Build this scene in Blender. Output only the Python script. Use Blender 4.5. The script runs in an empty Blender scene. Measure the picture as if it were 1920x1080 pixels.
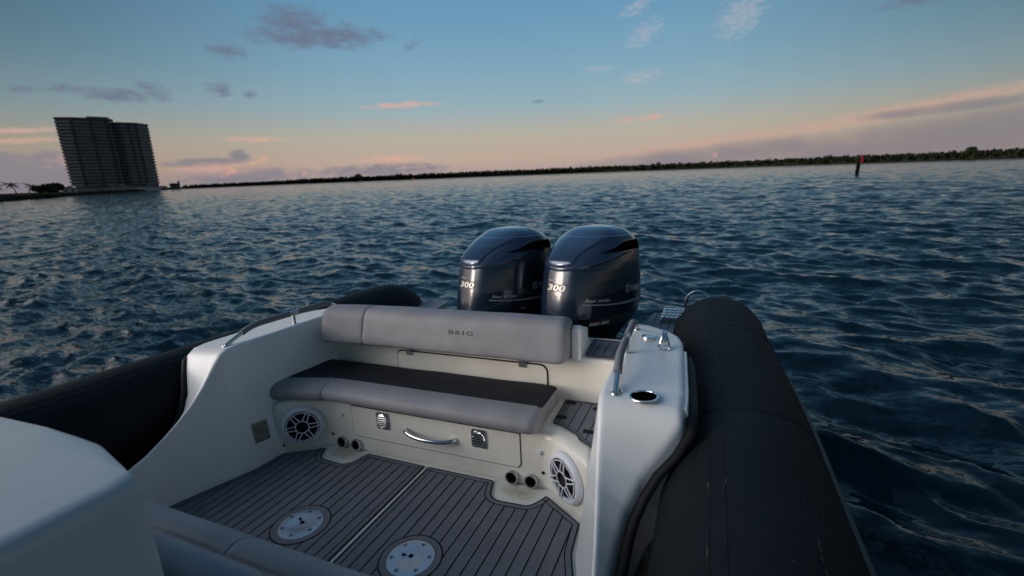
import bpy, bmesh, math, random
import numpy as np
from mathutils import Vector, Matrix
from mathutils.bvhtree import BVHTree

random.seed(7)
RNG = np.random.default_rng(11)
S = bpy.context.scene
COL = S.collection
PI = math.pi

# ------------------------------------------------------------------ camera
# the boat rides a little bow-up and heeled: BOAT maps boat axes (x right when
# looking aft, y aft, z up) to the level world
BOAT = Matrix(((0.9997, 0.00037, -0.02445, 0.0),
               (0.00037, 0.99953, 0.03066, 0.0),
               (0.02445, -0.03066, 0.99923, 0.33),
               (0, 0, 0, 1)))
CAM_R = ((0.9206, 0.0345, -0.3889), (0.3875, -0.2021, 0.8994), (-0.0476, -0.9788, -0.1994))
cam_d = bpy.data.cameras.new('camera')
cam = bpy.data.objects.new('camera', cam_d)
COL.objects.link(cam)
cl = Matrix(((CAM_R[0][0], -CAM_R[0][1], -CAM_R[0][2], 1.53),
             (CAM_R[1][0], -CAM_R[1][1], -CAM_R[1][2], 0.0),
             (CAM_R[2][0], -CAM_R[2][1], -CAM_R[2][2], 1.60),
             (0, 0, 0, 1)))
cam.matrix_world = BOAT @ cl
cam_d.sensor_width = 36.0
cam_d.lens = 875.0 / 1920 * 36
cam_d.clip_start = 0.05
cam_d.clip_end = 20000
cam_d.dof.use_dof = True
cam_d.dof.focus_distance = 2.9
cam_d.dof.aperture_fstop = 1.8
S.camera = cam
CAMP = cam.matrix_world.translation.copy()

# ------------------------------------------------------------------ exposure
S.view_settings.view_transform = 'Standard'
S.view_settings.look = 'None'
S.view_settings.exposure = 0.0
S.view_settings.gamma = 1.0
S.view_settings.use_curve_mapping = False

SUN_EL = math.radians(3.0)
SUN_AZ = math.radians(236.0)        # behind the camera, to its left (clockwise from +y)
W = bpy.data.worlds.new('World')
S.world = W
W.use_nodes = True


def rad(*a):
    return [math.radians(v) for v in a]


class NT:
    """tiny helper for node trees"""
    def __init__(self, tree):
        self.t = tree
        self.n = tree.nodes
        self.l = tree.links

    def node(self, kind, **kw):
        n = self.n.new(kind)
        for k, v in kw.items():
            setattr(n, k, v)
        return n

    def put(self, sock, v):
        if hasattr(v, 'is_output'):
            self.l.new(v, sock)
        elif isinstance(v, (tuple, list)):
            sock.default_value = tuple(v) + ((1.0,) if len(v) == 3 and sock.type == 'RGBA' else ())
        else:
            sock.default_value = v

    def m(self, op, a, b=0.0, c=0.0, clamp=False):
        n = self.node('ShaderNodeMath', operation=op, use_clamp=clamp)
        for s, v in zip(n.inputs, (a, b, c)):
            self.put(s, v)
        return n.outputs[0]

    def mix(self, f, a, b, blend='MIX'):
        n = self.node('ShaderNodeMix', data_type='RGBA', blend_type=blend)
        self.put(n.inputs[0], f)
        self.put(n.inputs[6], a)
        self.put(n.inputs[7], b)
        return n.outputs[2]

    def noise(self, vec, scale, detail=4.0, rough=0.55, out=0, dim='3D'):
        n = self.node('ShaderNodeTexNoise', noise_dimensions=dim)
        if vec is not None:
            self.l.new(vec, n.inputs['Vector'])
        n.inputs['Scale'].default_value = scale
        n.inputs['Detail'].default_value = detail
        n.inputs['Roughness'].default_value = rough
        return n.outputs[out]

    def ramp(self, f, stops, interp='LINEAR'):
        n = self.node('ShaderNodeValToRGB')
        n.color_ramp.interpolation = interp
        e = n.color_ramp.elements
        while len(e) < len(stops):
            e.new(0.5)
        for i, (p, c) in enumerate(stops):
            e[i].position = p
            e[i].color = tuple(c) + (1.0,) if len(c) == 3 else c
        self.put(n.inputs[0], f)
        return n.outputs[0]

    def smooth(self, v, lo, hi):
        n = self.node('ShaderNodeMapRange', interpolation_type='SMOOTHSTEP')
        self.put(n.inputs[0], v)
        n.inputs[1].default_value = lo
        n.inputs[2].default_value = hi
        return n.outputs[0]


def srgb(r, g, b):
    f = lambda c: (c / 255 / 12.92) if c / 255 <= 0.04045 else ((c / 255 + 0.055) / 1.055) ** 2.4
    return (f(r), f(g), f(b))


def build_sky():
    t = NT(W.node_tree)
    t.n.clear()
    gen = t.node('ShaderNodeTexCoord').outputs['Generated']
    sep = t.node('ShaderNodeSeparateXYZ')
    t.l.new(gen, sep.inputs[0])
    x, y, z = sep.outputs
    el = t.m('ARCSINE', z)
    az = t.m('ARCTAN2', x, y)
    # physical dusk sky underneath
    nish = t.node('ShaderNodeTexSky', sky_type='NISHITA')
    nish.sun_disc = False
    nish.sun_elevation = SUN_EL
    nish.sun_rotation = SUN_AZ
    nish.air_density = 1.2
    nish.dust_density = 1.5
    nish.ozone_density = 1.5
    t.l.new(gen, nish.inputs[0])
    # dusk colours by elevation (eastern twilight sky)
    f = t.m('DIVIDE', el, math.radians(90))
    grad = t.ramp(f, [
        (0.0, srgb(168, 151, 150)), (0.020, srgb(184, 163, 150)), (0.05, srgb(176, 170, 157)),
        (0.085, srgb(144, 169, 179)), (0.13, srgb(122, 161, 183)), (0.19, srgb(102, 148, 180)),
        (0.32, srgb(84, 131, 168)), (0.55, srgb(70, 112, 152)), (1.0, srgb(96, 126, 156))])
    # glow of the west, where the sun has just gone down
    caz = t.m('COSINE', t.m('SUBTRACT', az, SUN_AZ))
    w = t.smooth(caz, 0.80, 1.0)
    wl = t.m('MULTIPLY', w, t.m('SUBTRACT', 1.0, t.smooth(el, -0.02, 0.62)))
    west = t.mix(t.smooth(el, 0.02, 0.5), (1.4, 1.02, 0.80), (0.95, 0.90, 0.90))
    grad = t.mix(wl, grad, west)
    hs = t.m('ADD', t.m('MULTIPLY', x, math.sin(SUN_AZ)), t.m('MULTIPLY', y, math.cos(SUN_AZ)))
    west_fill = t.m('MULTIPLY', t.smooth(hs, 0.61, 0.95), t.smooth(el, 0.05, 0.35))
    grad = t.mix(west_fill, grad, (4.9, 4.8, 4.9))  # extra bright western lobe, out of view, added to light the boat
    core = t.m('MULTIPLY', t.smooth(caz, 0.955, 1.0), t.m('SUBTRACT', 1.0, t.smooth(el, 0.02, 0.20)))
    grad = t.mix(core, grad, (2.2, 1.85, 1.5))
    # the sky dims to both sides of the view, away from the bright middle
    side = t.smooth(t.m('ABSOLUTE', t.m('ADD', az, math.radians(21))), math.radians(12), math.radians(62))
    east = t.m('SUBTRACT', 1.0, w)
    dim = t.m('SUBTRACT', 1.0, t.m('MULTIPLY', t.m('MULTIPLY', side, east), t.m('ADD', 0.34, t.m('MULTIPLY', t.smooth(el, 0.05, 0.28), 0.34))))
    grad = t.mix(1.0, grad, dim, 'MULTIPLY')

    comb = t.node('ShaderNodeCombineXYZ')
    t.l.new(az, comb.inputs[0])
    t.l.new(t.m('MULTIPLY', el, 2.2), comb.inputs[1])
    vec = comb.outputs[0]
    nz1 = t.noise(vec, 38.0, 8.0, 0.66)
    nz2 = t.noise(vec, 70.0, 5.0, 0.6)
    nz3 = t.noise(vec, 9.0, 5.0, 0.55)

    def ellipses(lst):
        acc = None
        for (a, e, ra, re, slope, wgt) in lst:
            a, e, ra, re = rad(a, e, ra, re)
            da = t.m('SUBTRACT', az, a)
            de = t.m('SUBTRACT', t.m('SUBTRACT', el, e), t.m('MULTIPLY', da, slope))
            r2 = t.m('ADD', t.m('POWER', t.m('ABSOLUTE', t.m('DIVIDE', da, ra)), 2.0),
                     t.m('POWER', t.m('ABSOLUTE', t.m('DIVIDE', de, re)), 2.0))
            v = t.m('MULTIPLY', t.m('SUBTRACT', 1.0, r2), wgt)
            acc = v if acc is None else t.m('MAXIMUM', acc, v)
        return acc

    def layer(col, lst, colour, nz, k, lo, hi, op):
        m = t.m('ADD', ellipses(lst), t.m('MULTIPLY', t.m('SUBTRACT', nz, 0.5), k))
        m = t.m('MULTIPLY', t.smooth(m, lo, hi), op)
        return t.mix(m, col, colour)

    c = grad
    # grey-violet bank low on the right and left, with a pink upper edge
    c = layer(c, [(15, 4.2, 17, 0.9, 0.135, 1.0), (-1, 2.6, 12, 0.7, 0.10, 0.9), (-8, 5.6, 4, 0.5, 0.03, 0.7)],
              srgb(200, 158, 146), nz1, 2.4, -0.1, 1.5, 0.65)
    c = layer(c, [(20, 1.9, 20, 1.9, 0.09, 1.0), (2, 1.2, 16, 1.3, 0.06, 0.9), (19, 4.2, 6, 0.5, 0.05, 1.0)],
              srgb(120, 119, 130), nz3, 2.0, -0.6, 1.2, 0.78)
    c = layer(c, [(-70, 1.3, 5, 2.3, 0.0, 1.2), (-66.4, 1.7, 1.8, 2.0, 0, 1.1), (-52, 0.9, 7, 1.1, 0, 0.7), (-38, 1.0, 9, 0.9, 0, 0.6)],
              srgb(126, 124, 138), nz1, 2.0, -0.1, 0.7, 0.85)
    c = layer(c, [(-55, 2.3, 4.6, 0.55, 0.04, 1.0), (-52, 2.9, 1.2, 0.8, 0.0, 1.0)], srgb(118, 120, 134), nz1, 1.7, 0.0, 0.9, 0.8)
    # lit pink and orange puffs and streaks
    c = layer(c, [(-35, 8.0, 5.5, 0.42, 0.05, 1.0), (-50.8, 4.5, 3.5, 0.4, 0.0, 0.8), (-68, 5.0, 4, 0.35, 0.1, 0.9),
                  (-68, 4.2, 3.5, 0.35, 0.08, 0.9), (-36.6, 2.2, 4.5, 0.6, 0.0, 0.9), (-54, 1.6, 5, 1.0, 0.0, 0.8), (-64.5, 2.6, 3, 0.8, 0.1, 0.7), (-8, 5.5, 4, 0.4, 0.04, 0.6)],
              srgb(214, 168, 152), nz1, 2.6, 0.0, 1.4, 0.8)
    c = layer(c, [(-50.2, 2.4, 1.2, 0.42, 0.25, 1.0), (-36.7, 2.3, 1.2, 0.25, 0, 0.9), (-53, 1.5, 0.8, 0.7, 0.5, 0.7), (0.0, 1.2, 0.45, 0.5, 0.3, 0.8),
                  (-46.1, 1.1, 0.35, 0.5, 0.3, 0.7)],
              srgb(226, 164, 140), nz2, 3.2, 0.15, 1.5, 0.75)
    # thin white wisps high on the right
    c = layer(c, [(1.6, 14.4, 3.0, 2.6, 0.3, 1.0), (-8.6, 16.4, 2.2, 0.9, 0.3, 0.9), (-7.8, 13.9, 2.6, 1.4, 0.4, 0.9), (-8.1, 9.8, 2.8, 0.9, 0.1, 1.0),
                  (-12.7, 11.0, 2.4, 0.5, 0, 0.8), (-0.5, 10.2, 1.3, 0.4, 0, 0.5)],
              srgb(176, 176, 184), nz2, 2.6, 0.1, 1.7, 0.75)
    # small dark violet clouds against the blue
    c = layer(c, [(-43.0, 14.5, 8.2, 1.5, 0.03, 1.15), (-45.0, 15.7, 4.0, 1.7, 0.0, 1.1), (-51.6, 12.6, 2.2, 0.9, 0.0, 0.8), (-60.8, 8.25, 3.2, 0.75, 0, 0.95),
                  (-58.0, 8.7, 1.5, 0.9, -0.3, 0.9), (-52.8, 9.15, 1.5, 0.75, -0.1, 0.95), (-50.1, 8.8, 0.8, 0.5, 0, 0.8), (-64.0, 8.5, 1.8, 0.55, 0, 0.75),
                  (-66.8, 8.2, 1.4, 0.4, 0, 0.7), (15.6, 13.2, 3.4, 0.8, 0, 0.9), (-19.3, 8.0, 0.9, 0.25, 0, 0.6), (-33.5, 13.9, 1.0, 0.7, 0.3, 0.6)],
              srgb(100, 108, 132), nz1, 3.0, -0.1, 1.4, 0.85)

    bg1 = t.node('ShaderNodeBackground')
    t.l.new(nish.outputs[0], bg1.inputs[0])
    bg1.inputs[1].default_value = 0.012
    bg2 = t.node('ShaderNodeBackground')
    t.l.new(c, bg2.inputs[0])
    bg2.inputs[1].default_value = 1.03
    add = t.node('ShaderNodeAddShader')
    t.l.new(bg1.outputs[0], add.inputs[0])
    t.l.new(bg2.outputs[0], add.inputs[1])
    out = t.node('ShaderNodeOutputWorld')
    t.l.new(add.outputs[0], out.inputs[0])


build_sky()

sun_d = bpy.data.lights.new('sun', 'SUN')
sun_d.energy = 0.85
sun_d.angle = math.radians(14)
sun_d.color = (1.0, 0.82, 0.68)
sun = bpy.data.objects.new('sun', sun_d)
COL.objects.link(sun)
sdir = Vector((math.sin(SUN_AZ) * math.cos(SUN_EL + 0.1), math.cos(SUN_AZ) * math.cos(SUN_EL + 0.1), math.sin(SUN_EL + 0.1)))
sun.rotation_euler = sdir.to_track_quat('Z', 'Y').to_euler()


# ------------------------------------------------------------------ materials
def mat(name, col, rough=0.5, metal=0.0, var=0.0, vscale=8.0, bump=0.0, bscale=40.0, coat=0.0, spec=0.5, rvar=0.0, emit=None):
    m = bpy.data.materials.new(name)
    m.use_nodes = True
    t = NT(m.node_tree)
    b = t.n['Principled BSDF']
    b.inputs['Roughness'].default_value = rough
    b.inputs['Metallic'].default_value = metal
    b.inputs['Specular IOR Level'].default_value = spec
    b.inputs['Coat Weight'].default_value = coat
    b.inputs['Coat Roughness'].default_value = 0.06
    tc = t.node('ShaderNodeTexCoord').outputs['Object']
    if var:
        nz = t.noise(tc, vscale, 5.0, 0.6)
        lo = tuple(c * (1 - var) for c in col)
        hi = tuple(min(1, c * (1 + var)) for c in col)
        t.l.new(t.ramp(nz, [(0.3, lo), (0.7, hi)]), b.inputs['Base Color'])
    else:
        b.inputs['Base Color'].default_value = (*col, 1)
    if rvar:
        nz = t.noise(tc, vscale * 2.3, 4.0, 0.6)
        t.l.new(t.m('ADD', rough - rvar * 0.5, t.m('MULTIPLY', nz, rvar)), b.inputs['Roughness'])
    if bump:
        nz = t.noise(tc, bscale, 4.0, 0.6)
        bn = t.node('ShaderNodeBump')
        bn.inputs['Strength'].default_value = 1.0
        bn.inputs['Distance'].default_value = bump
        t.l.new(nz, bn.inputs['Height'])
        t.l.new(bn.outputs[0], b.inputs['Normal'])
    return m


def gelcoat_material():
    """white gelcoat with faint grime and yellowish stains where the drains empty"""
    m = mat('white_gelcoat', (0.81, 0.81, 0.79), 0.30, var=0.05, vscale=3.0, coat=0.15, rvar=0.12)
    return m


def stained_floor_material():
    m = bpy.data.materials.new('stained_gelcoat_floor')
    m.use_nodes = True
    t = NT(m.node_tree)
    b = t.n['Principled BSDF']
    tc = t.node('ShaderNodeTexCoord').outputs['Object']
    sep = t.node('ShaderNodeSeparateXYZ')
    t.l.new(tc, sep.inputs[0])
    dx = t.m('SUBTRACT', t.m('ABSOLUTE', sep.outputs[0]), 0.61)
    dy = t.m('SUBTRACT', sep.outputs[1], 2.08)
    r2 = t.m('ADD', t.m('POWER', t.m('ABSOLUTE', t.m('DIVIDE', dx, 0.12)), 2.0), t.m('POWER', t.m('ABSOLUTE', t.m('DIVIDE', dy, 0.07)), 2.0))
    nz = t.noise(tc, 22.0, 5.0, 0.65)
    k = t.m('MULTIPLY', t.smooth(t.m('ADD', t.m('SUBTRACT', 1.0, r2), t.m('MULTIPLY', t.m('SUBTRACT', nz, 0.5), 2.2)), -0.2, 1.4), 0.75)
    base = t.ramp(t.noise(tc, 5.0, 4.0), [(0.3, (0.62, 0.62, 0.57)), (0.7, (0.74, 0.74, 0.70))])
    t.l.new(t.mix(k, base, (0.36, 0.35, 0.17)), b.inputs['Base Color'])
    b.inputs['Roughness'].default_value = 0.45
    return m


def leather_material(name, col, rough=0.55):
    """marine vinyl: fine grain over soft, broad dents"""
    m = bpy.data.materials.new(name)
    m.use_nodes = True
    t = NT(m.node_tree)
    b = t.n['Principled BSDF']
    tc = t.node('ShaderNodeTexCoord').outputs['Object']
    nz = t.noise(tc, 6.0, 5.0, 0.6)
    t.l.new(t.ramp(nz, [(0.3, tuple(c * 0.9 for c in col)), (0.7, tuple(c * 1.08 for c in col))]), b.inputs['Base Color'])
    b.inputs['Roughness'].default_value = rough
    b.inputs['Specular IOR Level'].default_value = 0.4 if col[0] > 0.1 else 0.2
    b1 = t.node('ShaderNodeBump')
    b1.inputs['Distance'].default_value = 0.0006
    t.l.new(t.noise(tc, 420.0, 2.0), b1.inputs['Height'])
    b2 = t.node('ShaderNodeBump')
    b2.inputs['Distance'].default_value = 0.006
    b2.inputs['Strength'].default_value = 0.7
    t.l.new(t.noise(tc, 9.0, 3.0, 0.5), b2.inputs['Height'])
    t.l.new(b1.outputs[0], b2.inputs['Normal'])
    t.l.new(b2.outputs[0], b.inputs['Normal'])
    return m


def tube_material():
    """black hypalon: chalky bloom, dried salt specks and scuffs"""
    m = bpy.data.materials.new('black_tube_fabric')
    m.use_nodes = True
    t = NT(m.node_tree)
    b = t.n['Principled BSDF']
    tc = t.node('ShaderNodeTexCoord').outputs['Object']
    nz = t.noise(tc, 4.0, 6.0, 0.65)
    base = t.ramp(nz, [(0.3, (0.004, 0.006, 0.008)), (0.7, (0.009, 0.0125, 0.0155))])
    mp = t.node('ShaderNodeMapping')
    mp.inputs['Scale'].default_value = (1.0, 0.22, 1.0)
    t.l.new(tc, mp.inputs[0])
    sp = t.smooth(t.noise(mp.outputs[0], 95.0, 3.0, 0.7), 0.70, 0.78)
    base = t.mix(t.m('MULTIPLY', sp, 0.55), base, (0.16, 0.16, 0.16))
    mp2 = t.node('ShaderNodeMapping')
    mp2.inputs['Scale'].default_value = (1.0, 0.05, 1.0)
    t.l.new(tc, mp2.inputs[0])
    sc = t.smooth(t.noise(mp2.outputs[0], 42.0, 4.0, 0.65), 0.66, 0.80)
    sc = t.m('MULTIPLY', sc, t.smooth(t.noise(tc, 3.0, 3.0), 0.45, 0.65))
    base = t.mix(t.m('MULTIPLY', sc, 0.5), base, (0.09, 0.09, 0.09))
    t.l.new(base, b.inputs['Base Color'])
    b.inputs['Roughness'].default_value = 0.68
    b.inputs['Specular IOR Level'].default_value = 0.16
    bn = t.node('ShaderNodeBump')
    bn.inputs['Distance'].default_value = 0.006
    bn.inputs['Strength'].default_value = 0.8
    t.l.new(t.noise(tc, 14.0, 5.0, 0.6), bn.inputs['Height'])
    t.l.new(bn.outputs[0], b.inputs['Normal'])
    return m


def water_material():
    m = bpy.data.materials.new('sea_water')
    m.use_nodes = True
    t = NT(m.node_tree)
    b = t.n['Principled BSDF']
    b.inputs['Base Color'].default_value = (0.002, 0.015, 0.025, 1)
    b.inputs['Roughness'].default_value = 0.07
    b.inputs['IOR'].default_value = 1.333
    geo = t.node('ShaderNodeNewGeometry')
    # small ripples riding on the modelled waves: tilt the normal by noise vectors
    def tilt(scale, detail, stretch):
        mp = t.node('ShaderNodeMapping')
        mp.inputs['Scale'].default_value = stretch
        mp.inputs['Rotation'].default_value = (0, 0, math.radians(24))
        t.l.new(geo.outputs['Position'], mp.inputs[0])
        n = t.node('ShaderNodeTexNoise')
        t.l.new(mp.outputs[0], n.inputs['Vector'])
        n.inputs['Scale'].default_value = scale
        n.inputs['Detail'].default_value = detail
        n.inputs['Roughness'].default_value = 0.55
        v = t.node('ShaderNodeVectorMath', operation='SUBTRACT')
        t.l.new(n.outputs['Color'], v.inputs[0])
        v.inputs[1].default_value = (0.5, 0.5, 0.5)
        return v.outputs[0]

    # gusts and calmer streaks
    gm = t.node('ShaderNodeMapping')
    gm.inputs['Scale'].default_value = (1.0, 2.6, 1.0)
    gm.inputs['Rotation'].default_value = (0, 0, math.radians(24))
    t.l.new(geo.outputs['Position'], gm.inputs[0])
    gust = t.ramp(t.noise(gm.outputs[0], 0.06, 4.0, 0.6), [(0.32, (0.62, 0.62, 0.0)), (0.68, (1.35, 1.35, 0.0))])

    def scaled(v, k):
        s = t.node('ShaderNodeVectorMath', operation='MULTIPLY')
        t.l.new(v, s.inputs[0])
        s.inputs[1].default_value = (k, k, 0.0)
        s2 = t.node('ShaderNodeVectorMath', operation='MULTIPLY')
        t.l.new(s.outputs[0], s2.inputs[0])
        t.l.new(gust, s2.inputs[1])
        return s2.outputs[0]

    def add(a, c):
        s = t.node('ShaderNodeVectorMath', operation='ADD')
        t.l.new(a, s.inputs[0])
        t.l.new(c, s.inputs[1])
        return s.outputs[0]
    v = add(scaled(tilt(7.0, 5.0, (0.8, 1.9, 1.0)), 0.58), scaled(tilt(1.3, 6.0, (0.8, 2.2, 1.0)), 0.85))
    v = add(v, scaled(tilt(19.0, 3.0, (1.0, 1.6, 1.0)), 0.42))
    v = add(v, geo.outputs['Normal'])
    nn = t.node('ShaderNodeVectorMath', operation='NORMALIZE')
    t.l.new(v, nn.inputs[0])
    t.l.new(nn.outputs[0], b.inputs['Normal'])
    return m


M = {}
M['gel'] = gelcoat_material()
M['floor'] = stained_floor_material()
M['cream'] = mat('cream_gelcoat', (0.80, 0.765, 0.675), 0.34, var=0.06, vscale=4.0, coat=0.1, rvar=0.12)
M['pod'] = mat('shade_toned_gelcoat', (0.47, 0.51, 0.52), 0.30, var=0.06, vscale=2.0, coat=0.2, rvar=0.12)  # white shell greyed, its shade put into the base colour
M['grey_vinyl'] = leather_material('grey_vinyl', (0.262, 0.262, 0.278))
M['dark_vinyl'] = leather_material('charcoal_vinyl', (0.021, 0.022, 0.027), 0.7)
M['logo'] = mat('pressed_logo', (0.10, 0.10, 0.102), 0.5)
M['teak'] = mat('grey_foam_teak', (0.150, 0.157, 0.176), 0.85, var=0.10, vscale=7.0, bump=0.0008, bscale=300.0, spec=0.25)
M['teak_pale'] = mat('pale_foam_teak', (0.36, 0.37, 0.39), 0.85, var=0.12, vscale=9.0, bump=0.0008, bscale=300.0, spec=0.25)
M['groove'] = mat('black_groove', (0.008, 0.009, 0.012), 0.8, spec=0.2)
M['black'] = mat('black_plastic', (0.010, 0.010, 0.012), 0.45)
M['void'] = mat('opening_shade', (0.004, 0.004, 0.004), 0.9, spec=0.0)  # flat black for openings, their inner shade put into the colour
M['chrome'] = mat('polished_stainless', (0.72, 0.72, 0.73), 0.10, metal=1.0, rvar=0.08, vscale=30.0)
M['brushed'] = mat('brushed_stainless', (0.55, 0.55, 0.56), 0.32, metal=1.0)
M['alu'] = mat('satin_aluminium', (0.60, 0.61, 0.64), 0.38, metal=0.75, var=0.06, vscale=14.0, rvar=0.2)
M['sleeve'] = mat('grey_rail_sleeve', (0.20, 0.205, 0.215), 0.75, bump=0.001, bscale=200.0)
M['speaker_white'] = mat('speaker_white_plastic', (0.74, 0.75, 0.80), 0.4)
M['cone'] = mat('speaker_cone', (0.006, 0.007, 0.012), 0.35)
M['rubber'] = mat('black_rubber', (0.007, 0.007, 0.009), 0.6, spec=0.25)
M['tube'] = tube_material()
M['seam'] = M['tube']
M['salt'] = mat('dried_salt', (0.085, 0.085, 0.087), 0.9, spec=0.1)
M['strake'] = mat('grey_rub_strake', (0.05, 0.053, 0.056), 0.55, var=0.3, vscale=12.0)
M['plate'] = mat('weathered_label', (0.23, 0.225, 0.19), 0.5, var=0.25, vscale=30.0)
M['plate_print'] = mat('faded_print', (0.07, 0.07, 0.06), 0.6)
M['lens'] = mat('chromed_slat', (0.9, 0.9, 0.9), 0.14, metal=1.0)
M['cowl'] = mat('navy_grey_cowl_paint', (0.012, 0.025, 0.048), 0.20, metal=0.3, coat=0.6, var=0.08, vscale=5.0)
M['cowl_top'] = mat('blue_grey_hood_paint', (0.036, 0.061, 0.117), 0.20, metal=0.35, coat=1.0)
M['cowl_low'] = mat('black_lower_cowl', (0.006, 0.007, 0.009), 0.4)
M['decal'] = mat('silver_decal', (0.62, 0.60, 0.57), 0.35, metal=0.2)
M['decal_dim'] = mat('grey_decal', (0.30, 0.32, 0.34), 0.45)
M['decal_mid'] = mat('pale_grey_decal', (0.55, 0.57, 0.60), 0.45)
M['decal_edge'] = mat('black_decal_outline', (0.01, 0.01, 0.012), 0.4)
M['label_white'] = mat('white_label', (0.6, 0.6, 0.6), 0.5)
M['label_red'] = mat('red_label', (0.45, 0.05, 0.03), 0.5)
M['water'] = water_material()
M['concrete'] = mat('tower_concrete', (0.20, 0.22, 0.24), 0.8, var=0.18, vscale=0.2)
M['pier'] = mat('tower_pier', (0.065, 0.075, 0.09), 0.8, var=0.15, vscale=0.2)
M['glass'] = mat('tower_glass', (0.016, 0.019, 0.024), 0.25)
M['warm_glass'] = mat('tower_bronze_glass', (0.035, 0.028, 0.026), 0.3)
M['roof_grey'] = mat('roof_grey', (0.10, 0.11, 0.11), 0.8)
M['white_far'] = mat('white_render', (0.55, 0.55, 0.53), 0.7, var=0.1, vscale=0.5)
M['house'] = mat('house_render', (0.19, 0.185, 0.18), 0.8, var=0.1, vscale=0.5)
M['house_roof'] = mat('house_roof', (0.06, 0.05, 0.048), 0.8)
M['red'] = mat('red_daymark_paint', (0.55, 0.03, 0.035), 0.6)
M['pile'] = mat('tarred_pile', (0.008, 0.006, 0.007), 0.9, spec=0.1, var=0.3, vscale=3.0)
M['bark'] = mat('bark', (0.06, 0.05, 0.04), 0.9)
M['land'] = mat('shore_ground', (0.030, 0.028, 0.018), 0.95, var=0.5, vscale=0.12, spec=0.0)
M['wall_stone'] = mat('seawall_concrete', (0.30, 0.30, 0.29), 0.9, var=0.25, vscale=0.3)


def leaf_material(name, a, b_):
    m = bpy.data.materials.new(name)
    m.use_nodes = True
    t = NT(m.node_tree)
    b = t.n['Principled BSDF']
    geo = t.node('ShaderNodeNewGeometry')
    r = t.m('FRACT', t.m('MULTIPLY', t.noise(geo.outputs['Position'], 0.35, 3.0), 3.1))
    t.l.new(t.ramp(r, [(0.0, a), (1.0, b_)]), b.inputs['Base Color'])
    b.inputs['Roughness'].default_value = 0.7
    b.inputs['Specular IOR Level'].default_value = 0.2
    return m


M['mangrove'] = leaf_material('mangrove_leaves', (0.012, 0.018, 0.008), (0.026, 0.034, 0.013))
M['palm'] = leaf_material('palm_leaves', (0.012, 0.020, 0.010), (0.03, 0.045, 0.018))


# ------------------------------------------------------------------ mesh helpers
def link(name, me, parent=None, mats=(), angle=38.0, smooth=True):
    for m in mats if isinstance(mats, (list, tuple)) else (mats,):
        me.materials.append(m)
    if smooth and len(me.polygons):
        me.polygons.foreach_set('use_smooth', [True] * len(me.polygons))
        me.set_sharp_from_angle(angle=math.radians(angle))
    o = bpy.data.objects.new(name, me)
    COL.objects.link(o)
    if parent is not None:
        o.parent = parent
    return o


def flat_faces(o):
    """keep big flat faces flat-shaded next to their rounded edges"""
    w = o.modifiers.new('weighted_normals', 'WEIGHTED_NORMAL')
    w.keep_sharp = True
    w.weight = 80


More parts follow.
